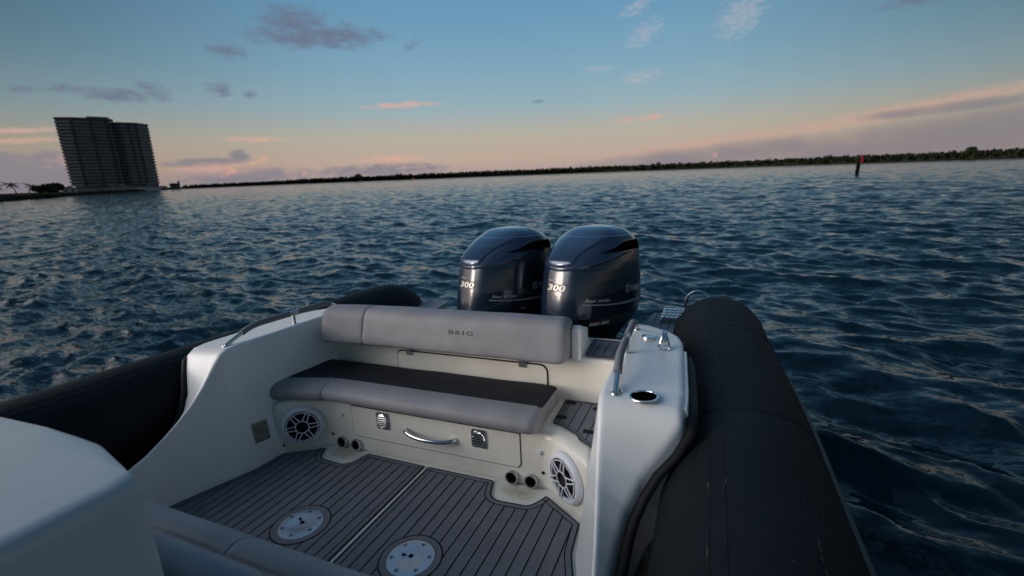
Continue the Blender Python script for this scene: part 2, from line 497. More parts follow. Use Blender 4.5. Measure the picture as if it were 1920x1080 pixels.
class B:
    """collects shapes into one mesh"""
    def __init__(self):
        self.v = []
        self.f = []
        self.mi = []

    def raw(self, vs, fs, mi=0):
        n = len(self.v)
        self.v += [tuple(p) for p in vs]
        self.f += [tuple(i + n for i in f) for f in fs]
        self.mi += [mi] * len(fs)
        return self

    def box(self, x0, x1, y0, y1, z0, z1, mi=0, mx=None):
        vs = [Vector((x, y, z)) for z in (z0, z1) for y in (y0, y1) for x in (x0, x1)]
        if mx is not None:
            vs = [mx @ p for p in vs]
        return self.raw(vs, [(0, 2, 3, 1), (4, 5, 7, 6), (0, 1, 5, 4), (2, 6, 7, 3), (0, 4, 6, 2), (1, 3, 7, 5)], mi)

    def prism(self, poly, z0, z1, mi=0, mx=None):
        n = len(poly)
        vs = [Vector((p[0], p[1], z0)) for p in poly] + [Vector((p[0], p[1], z1)) for p in poly]
        if mx is not None:
            vs = [mx @ p for p in vs]
        fs = [tuple(range(n - 1, -1, -1)), tuple(range(n, 2 * n))] + [(i, (i + 1) % n, n + (i + 1) % n, n + i) for i in range(n)]
        return self.raw(vs, fs, mi)

    def loft(self, secs, closed=True, caps=True, mi=0):
        n = len(secs[0])
        vs = [p for s in secs for p in s]
        fs = []
        for i in range(len(secs) - 1):
            for j in range(n if closed else n - 1):
                k = (j + 1) % n
                fs.append((i * n + j, i * n + k, (i + 1) * n + k, (i + 1) * n + j))
        if caps:
            fs.append(tuple(range(n - 1, -1, -1)))
            fs.append(tuple((len(secs) - 1) * n + j for j in range(n)))
        return self.raw(vs, fs, mi)

    def sweep(self, path, r, n=12, caps=True, mi=0, flat=1.0, up=Vector((0, 0, 1))):
        path = [Vector(p) for p in path]
        rs = r if isinstance(r, (list, tuple)) else [r] * len(path)
        secs = []
        for i, p in enumerate(path):
            d = (path[min(i + 1, len(path) - 1)] - path[max(i - 1, 0)]).normalized()
            a = d.cross(up)
            if a.length < 1e-4:
                a = d.cross(Vector((1, 0, 0)))
            a.normalize()
            b = a.cross(d).normalized()
            secs.append([p + a * (rs[i] * math.cos(t)) + b * (rs[i] * flat * math.sin(t)) for t in (2 * PI * j / n for j in range(n))])
        return self.loft(secs, True, caps, mi)

    def lathe(self, prof, n=32, mi=0, mx=None):
        secs = []
        for r, z in prof:
            s = [Vector((r * math.cos(2 * PI * j / n), r * math.sin(2 * PI * j / n), z)) for j in range(n)]
            secs.append([mx @ p for p in s] if mx is not None else s)
        return self.loft(secs, True, True, mi)

    def mesh(self, name, bevel=0.0, segs=2, recalc=True, angle=30):
        me = bpy.data.meshes.new(name)
        me.from_pydata(self.v, [], self.f)
        me.polygons.foreach_set('material_index', self.mi)
        bm = bmesh.new()
        bm.from_mesh(me)
        if recalc:
            bmesh.ops.recalc_face_normals(bm, faces=bm.faces)
        if bevel:
            es = [e for e in bm.edges if len(e.link_faces) == 2 and e.calc_face_angle(0) > math.radians(angle)]
            bmesh.ops.bevel(bm, geom=es, offset=bevel, segments=segs, profile=0.5, affect='EDGES', clamp_overlap=True)
        bm.to_mesh(me)
        bm.free()
        return me

    def build(self, name, mats, parent=None, bevel=0.0, segs=2, smooth=True, angle=38.0, recalc=True, bangle=30):
        o = link(name, self.mesh(name, bevel, segs, recalc, bangle), parent, mats, angle, smooth)
        if bevel and smooth:
            flat_faces(o)
        return o


def bez(path, n=8):
    """Catmull-Rom through the points"""
    P = [Vector(p) for p in path]
    out = []
    for i in range(len(P) - 1):
        p0, p1, p2, p3 = P[max(i - 1, 0)], P[i], P[i + 1], P[min(i + 2, len(P) - 1)]
        for k in range(n):
            t = k / n
            out.append(0.5 * ((2 * p1) + (p2 - p0) * t + (2 * p0 - 5 * p1 + 4 * p2 - p3) * t * t + (3 * p1 - p0 - 3 * p2 + p3) * t ** 3))
    out.append(P[-1])
    return out


def rounded_poly(poly, r, n=4):
    """round the corners of a 2D polygon"""
    out = []
    N = len(poly)
    rs = r if isinstance(r, (list, tuple)) else [r] * N
    for i in range(N):
        p0, p, p1 = Vector(poly[i - 1]), Vector(poly[i]), Vector(poly[(i + 1) % N])
        if rs[i] <= 0:
            out.append((p.x, p.y))
            continue
        a = min(rs[i], (p0 - p).length * 0.45, (p1 - p).length * 0.45)
        A = p + (p0 - p).normalized() * a
        Cc = p + (p1 - p).normalized() * a
        for k in range(n + 1):
            t = k / n
            q = A * (1 - t) ** 2 + p * 2 * t * (1 - t) + Cc * t * t
            out.append((q.x, q.y))
    return out


def inset(poly, d):
    """inset of a CCW polygon by d (mitred)"""
    out = []
    N = len(poly)
    for i in range(N):
        p0, p, p1 = Vector(poly[i - 1]), Vector(poly[i]), Vector(poly[(i + 1) % N])
        e0 = (p - p0).normalized()
        e1 = (p1 - p).normalized()
        n0 = Vector((-e0.y, e0.x))
        n1 = Vector((-e1.y, e1.x))
        b = (n0 + n1)
        b = b / max(b.length_squared, 0.4) * 2
        q = p + b * d
        out.append((q.x, q.y))
    return out


def frame(origin, normal, up=(0, 0, 1)):
    z = Vector(normal).normalized()
    x = Vector(up).cross(z).normalized()
    y = z.cross(x)
    return Matrix(((x.x, y.x, z.x, origin[0]), (x.y, y.y, z.y, origin[1]), (x.z, y.z, z.z, origin[2]), (0, 0, 0, 1)))


def tag(o, label=None, cat=None, group=None, kind=None):
    if label:
        o['label'] = label
    if cat:
        o['category'] = cat
    if group:
        o['group'] = group
    if kind:
        o['kind'] = kind
    return o


def empty(name, mx=None, label=None, cat=None, group=None, parent=None):
    o = bpy.data.objects.new(name, None)
    o.empty_display_size = 0.2
    COL.objects.link(o)
    if mx is not None:
        o.matrix_world = mx
    if parent is not None:
        o.parent = parent
    return tag(o, label, cat, group)


def kids(o):
    return [c for c in COL.objects if c.parent == o]


def copy_tree(o, parent=None):
    c = o.copy()
    COL.objects.link(c)
    if parent is not None:
        c.parent = parent
    for ch in kids(o):
        copy_tree(ch, c)
    return c


def text_mesh(s, size, shear=0.0, bold=0.0, space=1.0, extrude=0.0):
    cu = bpy.data.curves.new('lettering', 'FONT')
    cu.body = s
    cu.size = size
    cu.shear = shear
    cu.offset = bold
    cu.space_character = space
    cu.extrude = extrude
    cu.align_x = 'LEFT'
    cu.resolution_u = 3
    o = bpy.data.objects.new('lettering', cu)
    COL.objects.link(o)
    dg = bpy.context.evaluated_depsgraph_get()
    me = bpy.data.meshes.new_from_object(o.evaluated_get(dg))
    bpy.data.objects.remove(o)
    bpy.data.curves.remove(cu)
    vs = [v.co.copy() for v in me.vertices]
    fs = [tuple(p.vertices) for p in me.polygons]
    bpy.data.meshes.remove(me)
    return vs, fs


# ------------------------------------------------------------------ the sea
def sea_fields(L, N, hs, lam_peak, wind, cuts, seed):
    """height fields of a choppy wind sea on an L x L tile, low-passed at each cut wavelength"""
    rng = np.random.default_rng(seed)
    k1 = np.fft.fftfreq(N, d=L / N) * 2 * np.pi
    kx, ky = np.meshgrid(k1, k1)
    k = np.hypot(kx, ky)
    k[0, 0] = 1
    kp = 2 * np.pi / lam_peak
    spec = np.exp(-1.25 * (kp / k) ** 2) / k ** 3.3
    cosd = (kx * wind[0] + ky * wind[1]) / k
    spec *= 0.025 + np.maximum(cosd, 0) ** 4
    spec[0, 0] = 0
    a = (rng.normal(size=(N, N)) + 1j * rng.normal(size=(N, N))) * np.sqrt(spec)
    h0 = np.real(np.fft.ifft2(a))
    sc = hs / 4 / h0.std()
    out = []
    for c in cuts:
        f = 1 / (1 + (k * c / (2 * np.pi)) ** 6)
        A = a * f
        h = np.real(np.fft.ifft2(A)) * sc
        dx = np.real(np.fft.ifft2(-1j * kx / k * A)) * sc
        dy = np.real(np.fft.ifft2(-1j * ky / k * A)) * sc
        out.append((h, dx, dy))
    return out


def sample(fields, L, N, X, Y, lev):
    u = (X / L % 1) * N
    v = (Y / L % 1) * N
    i0 = np.floor(u).astype(int) % N
    j0 = np.floor(v).astype(int) % N
    fu = u - np.floor(u)
    fv = v - np.floor(v)
    i1 = (i0 + 1) % N
    j1 = (j0 + 1) % N
    res = [np.zeros_like(X) for _ in range(3)]
    l0 = np.clip(np.floor(lev).astype(int), 0, len(fields) - 1)
    l1 = np.clip(l0 + 1, 0, len(fields) - 1)
    fl = np.clip(lev - l0, 0, 1)
    st = [np.stack([f[c] for f in fields]) for c in range(3)]
    for c in range(3):
        a = st[c]
        def at(l):
            return (a[l, j0, i0] * (1 - fu) * (1 - fv) + a[l, j0, i1] * fu * (1 - fv) + a[l, j1, i0] * (1 - fu) * fv + a[l, j1, i1] * fu * fv)
        res[c] = at(l0) * (1 - fl) + at(l1) * fl
    return res


def build_sea():
    a_front = np.radians(np.linspace(-90, 46, 720))
    a_back = np.radians(np.linspace(46, 270, 110))[1:-1]
    az = np.concatenate([a_front, a_back])
    nr = 1450
    r = 0.9 * (7000 / 0.9) ** (np.arange(nr) / (nr - 1))
    A, R = np.meshgrid(az, r)
    X = CAMP.x + R * np.sin(A)
    Y = CAMP.y + R * np.cos(A)
    space = R * (math.log(7000 / 0.9) / (nr - 1))
    cuts = [0.18, 0.36, 0.72, 1.44, 2.9, 5.8, 11.6, 23.0]
    lev = np.log2(np.maximum(space * 1.7, 0.18) / 0.18)
    w = (math.sin(math.radians(193)), math.cos(math.radians(193)))
    f1 = sea_fields(37.0, 512, 0.125, 2.1, w, cuts, 3)
    f2 = sea_fields(131.0, 512, 0.115, 6.5, (math.sin(math.radians(212 + 34)), math.cos(math.radians(212 + 34))), cuts, 5)
    h1, x1, y1 = sample(f1, 37.0, 512, X, Y, lev)
    c, s = math.cos(0.6), math.sin(0.6)
    h2, x2, y2 = sample(f2, 131.0, 512, X * c + Y * s, -X * s + Y * c, lev)
    H = h1 + h2
    DX = x1 + x2 * c - y2 * s
    DY = y1 + x2 * s + y2 * c
    # the waves are smaller in the lee under the hull itself
    ins = np.clip((np.maximum(np.abs(X) / 1.9, np.abs(Y - 1.2) / 3.4) - 0.7) / 0.5, 0.12, 1)
    H *= ins
    ch = -0.62
    co = np.stack([X + ch * DX * ins, Y + ch * DY * ins, H], axis=-1).reshape(-1, 3).astype(np.float32)
    na = len(az)
    i = np.arange(nr - 1)[:, None]
    j = np.arange(na)[None, :]
    jn = (j + 1) % na
    q = np.stack([i * na + j, i * na + jn, (i + 1) * na + jn, (i + 1) * na + j], axis=-1).reshape(-1, 4)
    # wind so that faces look up
    q = q[:, ::-1]
    me = bpy.data.meshes.new('sea')
    nv = len(co)
    me.vertices.add(nv)
    me.vertices.foreach_set('co', co.ravel())
    me.loops.add(q.size)
    me.loops.foreach_set('vertex_index', q.ravel().astype(np.int32))
    me.polygons.add(len(q))
    me.polygons.foreach_set('loop_start', (np.arange(len(q)) * 4).astype(np.int32))
    me.polygons.foreach_set('use_smooth', np.ones(len(q), dtype=bool))
    me.update(calc_edges=True)
    me.materials.append(M['water'])
    o = bpy.data.objects.new('sea', me)
    COL.objects.link(o)
    tag(o, kind='structure')


build_sea()


# ------------------------------------------------------------------ far shore
def at(azd, dist, z=0.0):
    a = math.radians(azd)
    return Vector((CAMP.x + dist * math.sin(a), CAMP.y + dist * math.cos(a), z))


def interp(x, pts):
    return float(np.interp(x, [p[0] for p in pts], [p[1] for p in pts]))


SHORE = [(-90, 130), (-74, 150), (-70, 175), (-68, 205), (-66.4, 235), (-64, 330), (-61.5, 410), (-59, 500), (-57, 640), (-52, 720), (-44, 780), (-30, 830), (-14, 800), (0, 690),
         (12, 560), (24, 450), (40, 400), (60, 380)]


def build_land():
    b = B()
    azs = np.concatenate([np.linspace(-90, -56, 90), np.linspace(-55.5, 60, 160)])
    secs = []
    for a in azs:
        d = interp(a, SHORE) * (1 + 0.006 * math.sin(a * 3.1) + 0.004 * math.sin(a * 7.7))
        hgt = 0.8 if a > -57 else 1.5
        secs.append([at(a, d - 2.0, -0.8), at(a, d, 0.25), at(a, d + 4, hgt * 0.8), at(a, d + 25, hgt), at(a, d + 900, hgt + 0.5), at(a, d + 5000, -1.0)])
    b.loft(secs, closed=False, caps=False)
    o = b.build('shore_land', M['land'])
    # faces up
    tag(o, kind='structure')


build_land()


def leaf_cloud(b, centre, rx, ry, rz, n, size, rng, mi=0):
    """leaf clumps spread through an uneven crown"""
    c = Vector(centre)
    # a few lobes
    lobes = []
    for _ in range(rng.integers(5, 9)):
        d = Vector(rng.normal(size=3)).normalized()
        d.z = abs(d.z) * 0.8 - 0.15
        lobes.append((Vector((d.x * rx * 0.6, d.y * ry * 0.6, d.z * rz * 0.65)), rng.uniform(0.32, 0.55)))
    for _ in range(n):
        lo, lr = lobes[rng.integers(len(lobes))]
        d = Vector(rng.normal(size=3)).normalized() * (rng.uniform(0.35, 1.0) ** 0.5 * lr)
        p = c + lo + Vector((d.x * rx, d.y * ry, d.z * rz))
        s = size * rng.uniform(0.6, 1.3)
        a = Vector(rng.normal(size=3)).normalized()
        e = a.cross(Vector(rng.normal(size=3))).normalized()
        b.raw([p - a * s - e * s * 0.6, p + a * s - e * s * 0.6, p + a * s * 0.7 + e * s * 0.7, p - a * s * 0.7 + e * s * 0.6], [(0, 1, 2, 3)], mi)


def build_mangroves():
    """the long low mangrove wood on the far bank: reads as one mass"""
    rng = np.random.default_rng(21)
    b = B()
    a = -57.2
    while a < 56:
        d0 = interp(a, SHORE)
        wood = interp(a, [(-57, 4.2), (-50, 5.5), (-44, 8.0), (-30, 9.5), (-12, 10.0), (0, 8.6), (12, 7.6), (24, 6.6), (60, 6.0)])
        for row in range(2):
            h = wood * rng.uniform(0.84, 1.02) * (1 + 0.1 * row)
            w = wood * rng.uniform(0.55, 0.85)
            p = at(a + rng.uniform(-0.15, 0.15), d0 + 5 + row * 9 + rng.uniform(-2, 2))
            n = 70 if row == 0 else 46
            leaf_cloud(b, (p.x, p.y, h * 0.52), w, w * 0.8, h * 0.60, n, wood * 0.13, rng)
        # dark wall of roots and trunks behind the first leaves
        a += math.degrees(wood * 0.58 / d0)
    # solid shaded interior so that the wood is not see-through
    secs = []
    for a in np.arange(-57.4, 57, 0.5):
        d0 = interp(a, SHORE)
        wood = interp(a, [(-57, 4.2), (-50, 5.5), (-44, 8.0), (-30, 9.5), (-12, 10.0), (0, 8.6), (12, 7.6), (24, 6.6), (60, 6.0)])
        k = rng.uniform(0.55, 0.85)
        secs.append([at(a, d0 + 9, 0.2), at(a, d0 + 10, wood * k * 0.8), at(a, d0 + 14, wood * k), at(a, d0 + 20, wood * k), at(a, d0 + 24, 0.2)])
    b.loft(secs, closed=False, caps=False)
    o = b.build('mangrove_wood', M['mangrove'], smooth=False, recalc=False)
    tag(o, 'long low dark green mangrove wood along the far bank', kind='stuff')


build_mangroves()


def broad_tree(azd, dist, z0, h, w, label, seed, group=None, n=420):
    rng = np.random.default_rng(seed)
    p = at(azd, dist, z0)
    r = empty('broadleaf_tree', Matrix.Translation(p), label, 'tree', group)
    t = B()
    t.sweep(bez([(0, 0, 0), (0.1 * w, 0, h * 0.25), (0.05 * w, 0.05 * w, h * 0.55)], 4), [h * 0.035 * (1 - 0.5 * i / 8) for i in range(9)], 8)
    for k in range(4):
        a = k * PI / 2 + rng.uniform(-0.5, 0.5)
        t.sweep([(0.08 * w, 0.02 * w, h * 0.36), (math.cos(a) * w * 0.3, math.sin(a) * w * 0.3, h * 0.6)], [h * 0.018, h * 0.008], 6)
    t.build('trunk', M['bark'], r)
    c = B()
    leaf_cloud(c, (0, 0, h * 0.58), w, w * 0.9, h * 0.52, n, max(w * 0.09, 0.16), rng)
    c.build('crown', M['palm'], r, smooth=False, recalc=False)
    return r


def palm(azd, dist, z0, h, lean, label, seed):
    rng = np.random.default_rng(seed)
    r = empty('palm_tree', Matrix.Translation(at(azd, dist, z0)), label, 'palm tree', 'palms on the near shore')
    tan = Vector((math.cos(math.radians(azd)), -math.sin(math.radians(azd)), 0))
    top = tan * lean + Vector((0, 0, h))
    t = B()
    t.sweep(bez([(0, 0, 0), tan * lean * 0.3 + Vector((0, 0, h * 0.55)), top], 5), [0.17 - 0.006 * i for i in range(11)], 8)
    t.build('trunk', M['bark'], r)
    c = B()
    for k in range(17):
        a = k * 2.39996 + rng.uniform(-0.2, 0.2)
        up = rng.uniform(-0.25, 0.95)
        L = rng.uniform(1.9, 2.8)
        d = Vector((math.cos(a), math.sin(a), 0))
        side = Vector((-d.y, d.x, 0))
        pts = [top + d * (L * s) + Vector((0, 0, up * L * s - 0.75 * L * s * s)) for s in (0, 0.2, 0.4, 0.6, 0.8, 1.0)]
        for i in range(5):
            for q in range(2):
                for sg in (-1, 1):
                    p = pts[i].lerp(pts[i + 1], q * 0.5)
                    ll = 0.55 * math.sin(PI * min(0.95, (i + q * 0.5) / 5 + 0.12))
                    tip = p + side * sg * ll * 0.8 + (pts[i + 1] - pts[i]).normalized() * 0.3 - Vector((0, 0, ll * 0.45))
                    w = (pts[i + 1] - pts[i]).normalized() * 0.14
                    c.raw([p - w, p + w, tip], [(0, 1, 2)])
    c.build('crown', M['palm'], r, smooth=False, recalc=False)
    return r


# single trees that stand out of the wood
broad_tree(-40.5, 800, 0.5, 11.5, 7.0, 'dark round tree rising above the left part of the far wood', 31, 'trees standing above the wood')
broad_tree(-36.2, 815, 0.5, 10.5, 5.0, 'smaller dark tree just above the far wood, over the bright pink cloud', 36, 'trees standing above the wood')
broad_tree(-5.8, 745, 0.5, 11.8, 5.0, 'narrow tree topping the middle of the far wood', 32, 'trees standing above the wood')
broad_tree(10.4, 585, 0.5, 9.6, 4.6, 'bushy tree topping the far wood just left of the red channel marker', 33, 'trees standing above the wood')
broad_tree(20.8, 480, 0.5, 9.0, 5.2, 'dark domed tree standing highest on the right end of the far wood', 34, 'trees standing above the wood')
# near shore at the left
palm(-68.9, 208, 1.0, 3.6, -0.8, 'leaning palm on the left bank, farthest from the tower', 41)
palm(-68.2, 214, 1.0, 3.2, 0.9, 'short bushy palm on the left bank nearest the dark round trees', 42)
palm(-69.9, 190, 1.0, 3.4, -0.5, 'palm cut by the left edge of the picture', 43)
broad_tree(-67.2, 228, 0.6, 3.6, 4.0, 'low dark spreading tree on the left bank beside the palms', 44, 'round trees on the left bank', 900)
broad_tree(-66.6, 240, 0.6, 4.4, 4.2, 'tallest dark round tree on the left bank, nearest the tower', 45, 'round trees on the left bank', 900)


def shore_frame(azd, dist, z0=0.0):
    """local axes: x to the right as seen from the boat, y away, z up"""
    a = math.radians(azd)
    p = at(azd, dist, z0)
    x = Vector((math.cos(a), -math.sin(a), 0))
    y = Vector((math.sin(a), math.cos(a), 0))
    return Matrix(((x.x, y.x, 0, p.x), (x.y, y.y, 0, p.y), (0, 0, 1, p.z), (0, 0, 0, 1)))


def build_tower():
    D = 530.0
    r = empty('apartment_tower', shore_frame(-62.3, D, 1.0), 'tall dark apartment tower with stacked balconies on the left shore', 'building')
    left = [(-29.6, 4), (-21, 0.5), (-9, 0), (-3, 2.5), (5.5, 4.0), (6.5, 7), (6.5, 26), (-29.6, 26)]
    right = [(4.6, 7), (9, 2.5), (22.0, 3.5), (30.3, 13), (30.3, 27.3), (4.6, 27.3)]
    fh = 2.62
    g = 5.2

    def grow(poly, d):
        return inset(poly, -d)
    for wing, nfl in ((left, 20), (right, 19)):
        for k in range(nfl):
            z = g + k * fh + (0.13 if wing is right else 0.0)
            w = B().prism(inset(wing, 0.9), z + 0.02, z + fh)
            w.build('window_band', M['glass'] if k % 7 else M['warm_glass'], r, smooth=False)
            s = B()
            s.prism(grow(wing, 0.25), z - 0.28, z)
            ring = grow(wing, 0.25)
            inn = grow(wing, 0.10)
            n = len(ring)
            for i in range(n):
                j = (i + 1) % n
                s.prism([ring[i], ring[j], inn[j], inn[i]], z + 0.004, z + 0.95)
            s.build('balcony', M['concrete'], r, smooth=False)
        top = g + nfl * fh + (0.13 if wing is right else 0.0)
        p = B().prism(grow(wing, 0.3), top, top + 1.1)
        p.build('roof_parapet', M['roof_grey'], r, smooth=False)
    H = g + 20 * fh + 1.1
    # flat stretches of wall between the balconies
    for x0, x1, y0 in ((-9.2, -7.2, -0.45), (-20.5, -18.8, 0.1), (1.2, 3.6, 2.9), (9.0, 10.6, 2.1), (15.4, 17.0, 2.7), (20.6, 22.1, 3.0), (6.2, 7.6, 3.2)):
        B().box(x0, x1, y0, y0 + 3.0, g - 0.3, H - (1.2 if x0 < 6 else 4.2)).build('wall_pier', M['pier'], r, smooth=False)
    B().prism([(-10, 6), (2.5, 6), (4.6, 9), (4.6, 20), (-10, 20)], H + 0.004, H + 1.7).build('penthouse', M['roof_grey'], r, bevel=0.1, smooth=False)
    # podium, entrance canopies and terrace wall
    pod = B().prism([(-31, -1), (33, 1), (33, 30), (-31, 30)], 0.0, 2.6)
    pod.prism([(-27, 2), (29, 5), (29, 24), (-27, 24)], 2.604, 4.9)
    pod.build('podium', M['house'], r, smooth=False)
    B().box(-33, -14, -4.5, -3.9, 0, 2.0).box(-10, 34, -5.0, -4.4, 0, 2.3).build('terrace_wall', M['wall_stone'], r, smooth=False)
    for x, s in ((-2.8, -1), (4.0, -1)):
        c = B()
        mx = Matrix.Translation((x, -3, 3.4)) @ Matrix.Rotation(math.radians(38 * -s), 4, 'Y')
        c.box(-3.2, 3.2, -1.2, 1.2, -0.3, 0.3, mx=mx)
        c.build('sloping_canopy', M['white_far'], r, bevel=0.1, smooth=False)
    B().prism([(20, -3), (27, -2.2), (27, 4), (20, 4)], 2.7, 5.4).build('pavilion', M['house'], r, smooth=False)


build_tower()


def build_house():
    r = empty('low_house', shore_frame(-57.9, 560, 0.8), 'low dark house with a small roof turret right of the tower', 'house')
    B().box(-4.6, 3.4, 0, 8, 0, 3.4).build('wall', M['house'], r, smooth=False)
    rf = B().prism([(-5.2, 0), (4.0, 0), (3.0, 1.5), (-4.4, 1.5)], -0.5, 8.5, mx=Matrix(((1, 0, 0, 0), (0, 0, 1, 0), (0, 1, 0, 3.404), (0, 0, 0, 1)))).build('roof', M['house_roof'], r, smooth=False)
    B().box(2.0, 3.6, 2, 4, 4.9, 7.2).build('turret', M['house'], rf, smooth=False)
    for x in (-3.6, -1.6, 0.4, 2.0):
        B().box(x, x + 1.1, -0.06, 0.02, 1.0, 2.6).build('window', M['glass'], r, smooth=False)


build_house()


def build_villa():
    r = empty('white_villa', shore_frame(-65.6, 290, 1.2), 'small white house behind the round trees left of the tower', 'house')
    B().box(-2.6, 2.2, 0, 6, 0, 1.9).build('wall', M['white_far'], r, smooth=False)
    B().prism([(-3, 0), (2.6, 0), (0, 1.2)], -0.4, 6.4, mx=Matrix(((1, 0, 0, 0), (0, 0, 1, 0), (0, 1, 0, 1.904), (0, 0, 0, 1)))).build('roof', M['house'], r, smooth=False)
    for x in (-1.9, 0.6):
        B().box(x, x + 0.9, -0.05, 0.02, 0.5, 1.4).build('window', M['glass'], r, smooth=False)


build_villa()


def build_yacht():
    r = empty('motor_yacht', shore_frame(-60.1, 455, 0.0), 'white motor yacht moored below the right wing of the tower', 'yacht')
    secs = []
    for x, w, zt in ((-8, 1.7, 1.5), (-4, 2.0, 1.5), (1, 2.0, 1.7), (5, 1.4, 2.0), (7.5, 0.6, 2.3), (8.6, 0.06, 2.5)):
        secs.append([Vector((x, -w, zt)), Vector((x - 0.25, -w * 0.75, -0.3)), Vector((x - 0.25, w * 0.75, -0.3)), Vector((x, w, zt))])
    B().loft(secs).build('hull', M['white_far'], r, smooth=False)
    B().prism([(-6, 1.5), (3.4, 1.7), (1.6, 3.2), (-5.2, 3.2)], -1.3, 1.3, mx=Matrix(((1, 0, 0, 0), (0, 0, 1, 0), (0, 1, 0, 0.004), (0, 0, 0, 1)))).build('cabin', M['white_far'], r, smooth=False)
    B().prism([(-4.6, 2.2), (1.6, 2.2), (1.2, 2.8), (-4.4, 2.8)], -1.34, 1.34, mx=Matrix(((1, 0, 0, 0), (0, 0, 1, 0), (0, 1, 0, 0.0), (0, 0, 0, 1)))).build('window', M['glass'], r, smooth=False)


build_yacht()


def build_marker():
    r = empty('channel_marker', shore_frame(12.9, 88.0, 0.0) @ Matrix.Rotation(math.radians(3.0), 4, 'Y'), 'dark timber pile with a red triangular daymark standing in the water at right', 'channel marker')
    b = B()
    for dx, dy in ((-0.11, 0), (0.11, 0), (0, 0.19)):
        b.sweep([(dx, dy, -2.0), (dx, dy, 0.6), (dx * 0.9, dy * 0.9, 2.35)], [0.15, 0.145, 0.13], 10)
    b.sweep([(-0.02, 0.07, 1.3), (-0.02, 0.07, 1.42)], 0.29, 14).sweep([(-0.02, 0.07, 2.0), (-0.02, 0.07, 2.1)], 0.27, 14)
    b.build('pile', M['pile'], r)
    B().sweep([(-0.02, 0.05, 2.3), (-0.02, 0.05, 3.15)], [0.03, 0.012], 8).build('spike', M['pile'], r)
    tri = [(0.12, 0.0), (0.62, 0.0), (0.37, 1.25)]
    mx = Matrix.Translation((-0.02, -0.22, 1.78)) @ Matrix.Rotation(math.radians(30), 4, 'Z') @ Matrix(((1, 0, 0, 0), (0, 0, 1, 0), (0, 1, 0, 0), (0, 0, 0, 1)))
    B().prism(tri, -0.015, 0.015, mx=mx).build('daymark', M['red'], r, smooth=False)
    r2 = empty('small_red_buoy', shore_frame(-34.35, 560.0, 0.0), 'tiny red buoy far off in front of the middle of the wood', 'buoy')
    B().lathe([(0.0, -0.3), (0.9, -0.2), (1.0, 0.5), (0.5, 1.5), (0.45, 2.7), (0.0, 3.0)], 14).build('float', M['red'], r2)
    B().sweep([(0, 0, 2.9), (0, 0, 3.8)], 0.1, 8).build('topmark', M['pile'], r2)
    r3 = empty('white_skiff', shore_frame(-40.36, 620.0, 0.0), 'tiny white skiff lying off the far bank at left', 'boat')
    secs = []
    for x, w, zt in ((-2.4, 0.8, 0.7), (0, 0.95, 0.75), (1.6, 0.6, 0.95), (2.6, 0.05, 1.15)):
        secs.append([Vector((x, -w, zt)), Vector((x - 0.1, -w * 0.7, -0.2)), Vector((x - 0.1, w * 0.7, -0.2)), Vector((x, w, zt))])
    B().loft(secs).build('hull', M['white_far'], r3, smooth=False)
    B().box(-0.6, 0.5, -0.4, 0.4, 0.7, 1.6).build('console', M['white_far'], r3, smooth=False)


build_marker()

# ------------------------------------------------------------------ the boat
boat = empty('inflatable_boat', BOAT, 'white rigid inflatable boat with black tubes, grey bench and grey teak deck', 'boat')


def P(b, name, m, bevel=0.0, parent=None, **kw):
    return b.build(name, m, parent or boat, bevel=bevel, **kw)


# --- hull below the deck
def build_hull():
    secs = []
    for y in (-1.6, 0, 2.0, 3.2):
        secs.append([Vector((-1.42, y, 0.10)), Vector((-1.2, y, -0.3)), Vector((0, y, -0.75)), Vector((1.2, y, -0.3)), Vector((1.42, y, 0.10))])
    b = B().loft(secs, closed=False, caps=False)
    P(b, 'hull', M['gel'])
    f = B().box(-1.30, 1.30, -1.6, 2.5, -0.05, 0.0)
    P(f, 'deck_floor', M['floor'])


build_hull()

# --- deck mats
MAT_R = [(0.014, -0.9), (1.19, -0.9), (1.19, 1.05), (1.15, 1.32), (1.005, 1.745), (0.99, 1.938), (0.768, 2.088), (0.742, 2.03), (0.705, 1.978),
         (0.525, 1.968), (0.482, 1.995), (0.445, 2.118), (0.014, 2.116)]
DISCS = [(0.332, 1.47), (-0.332, 1.47)]
PITCH = 0.0613


def poly_hits(poly, x):
    ys = []
    for i in range(len(poly)):
        (x0, y0), (x1, y1) = poly[i - 1], poly[i]
        if (x0 - x) * (x1 - x) < 0:
            ys.append(y0 + (y1 - y0) * (x - x0) / (x1 - x0))
    ys.sort()
    return [(ys[i], ys[i + 1]) for i in range(0, len(ys) - 1, 2)]


def groove_path(b, pts, w, z, closed=False, mi=1):
    n = len(pts)
    segs = n if closed else n - 1
    for i in range(segs):
        p, q = Vector(pts[i]), Vector(pts[(i + 1) % n])
        d = (q - p)
        if d.length < 1e-5:
            continue
        d.normalize()
        s = Vector((-d.y, d.x)) * w / 2
        p = p - d * w * 0.3
        q = q + d * w * 0.3
        b.raw([(p.x - s.x, p.y - s.y, z), (q.x - s.x, q.y - s.y, z), (q.x + s.x, q.y + s.y, z), (p.x + s.x, p.y + s.y, z)], [(0, 1, 2, 3)], mi)


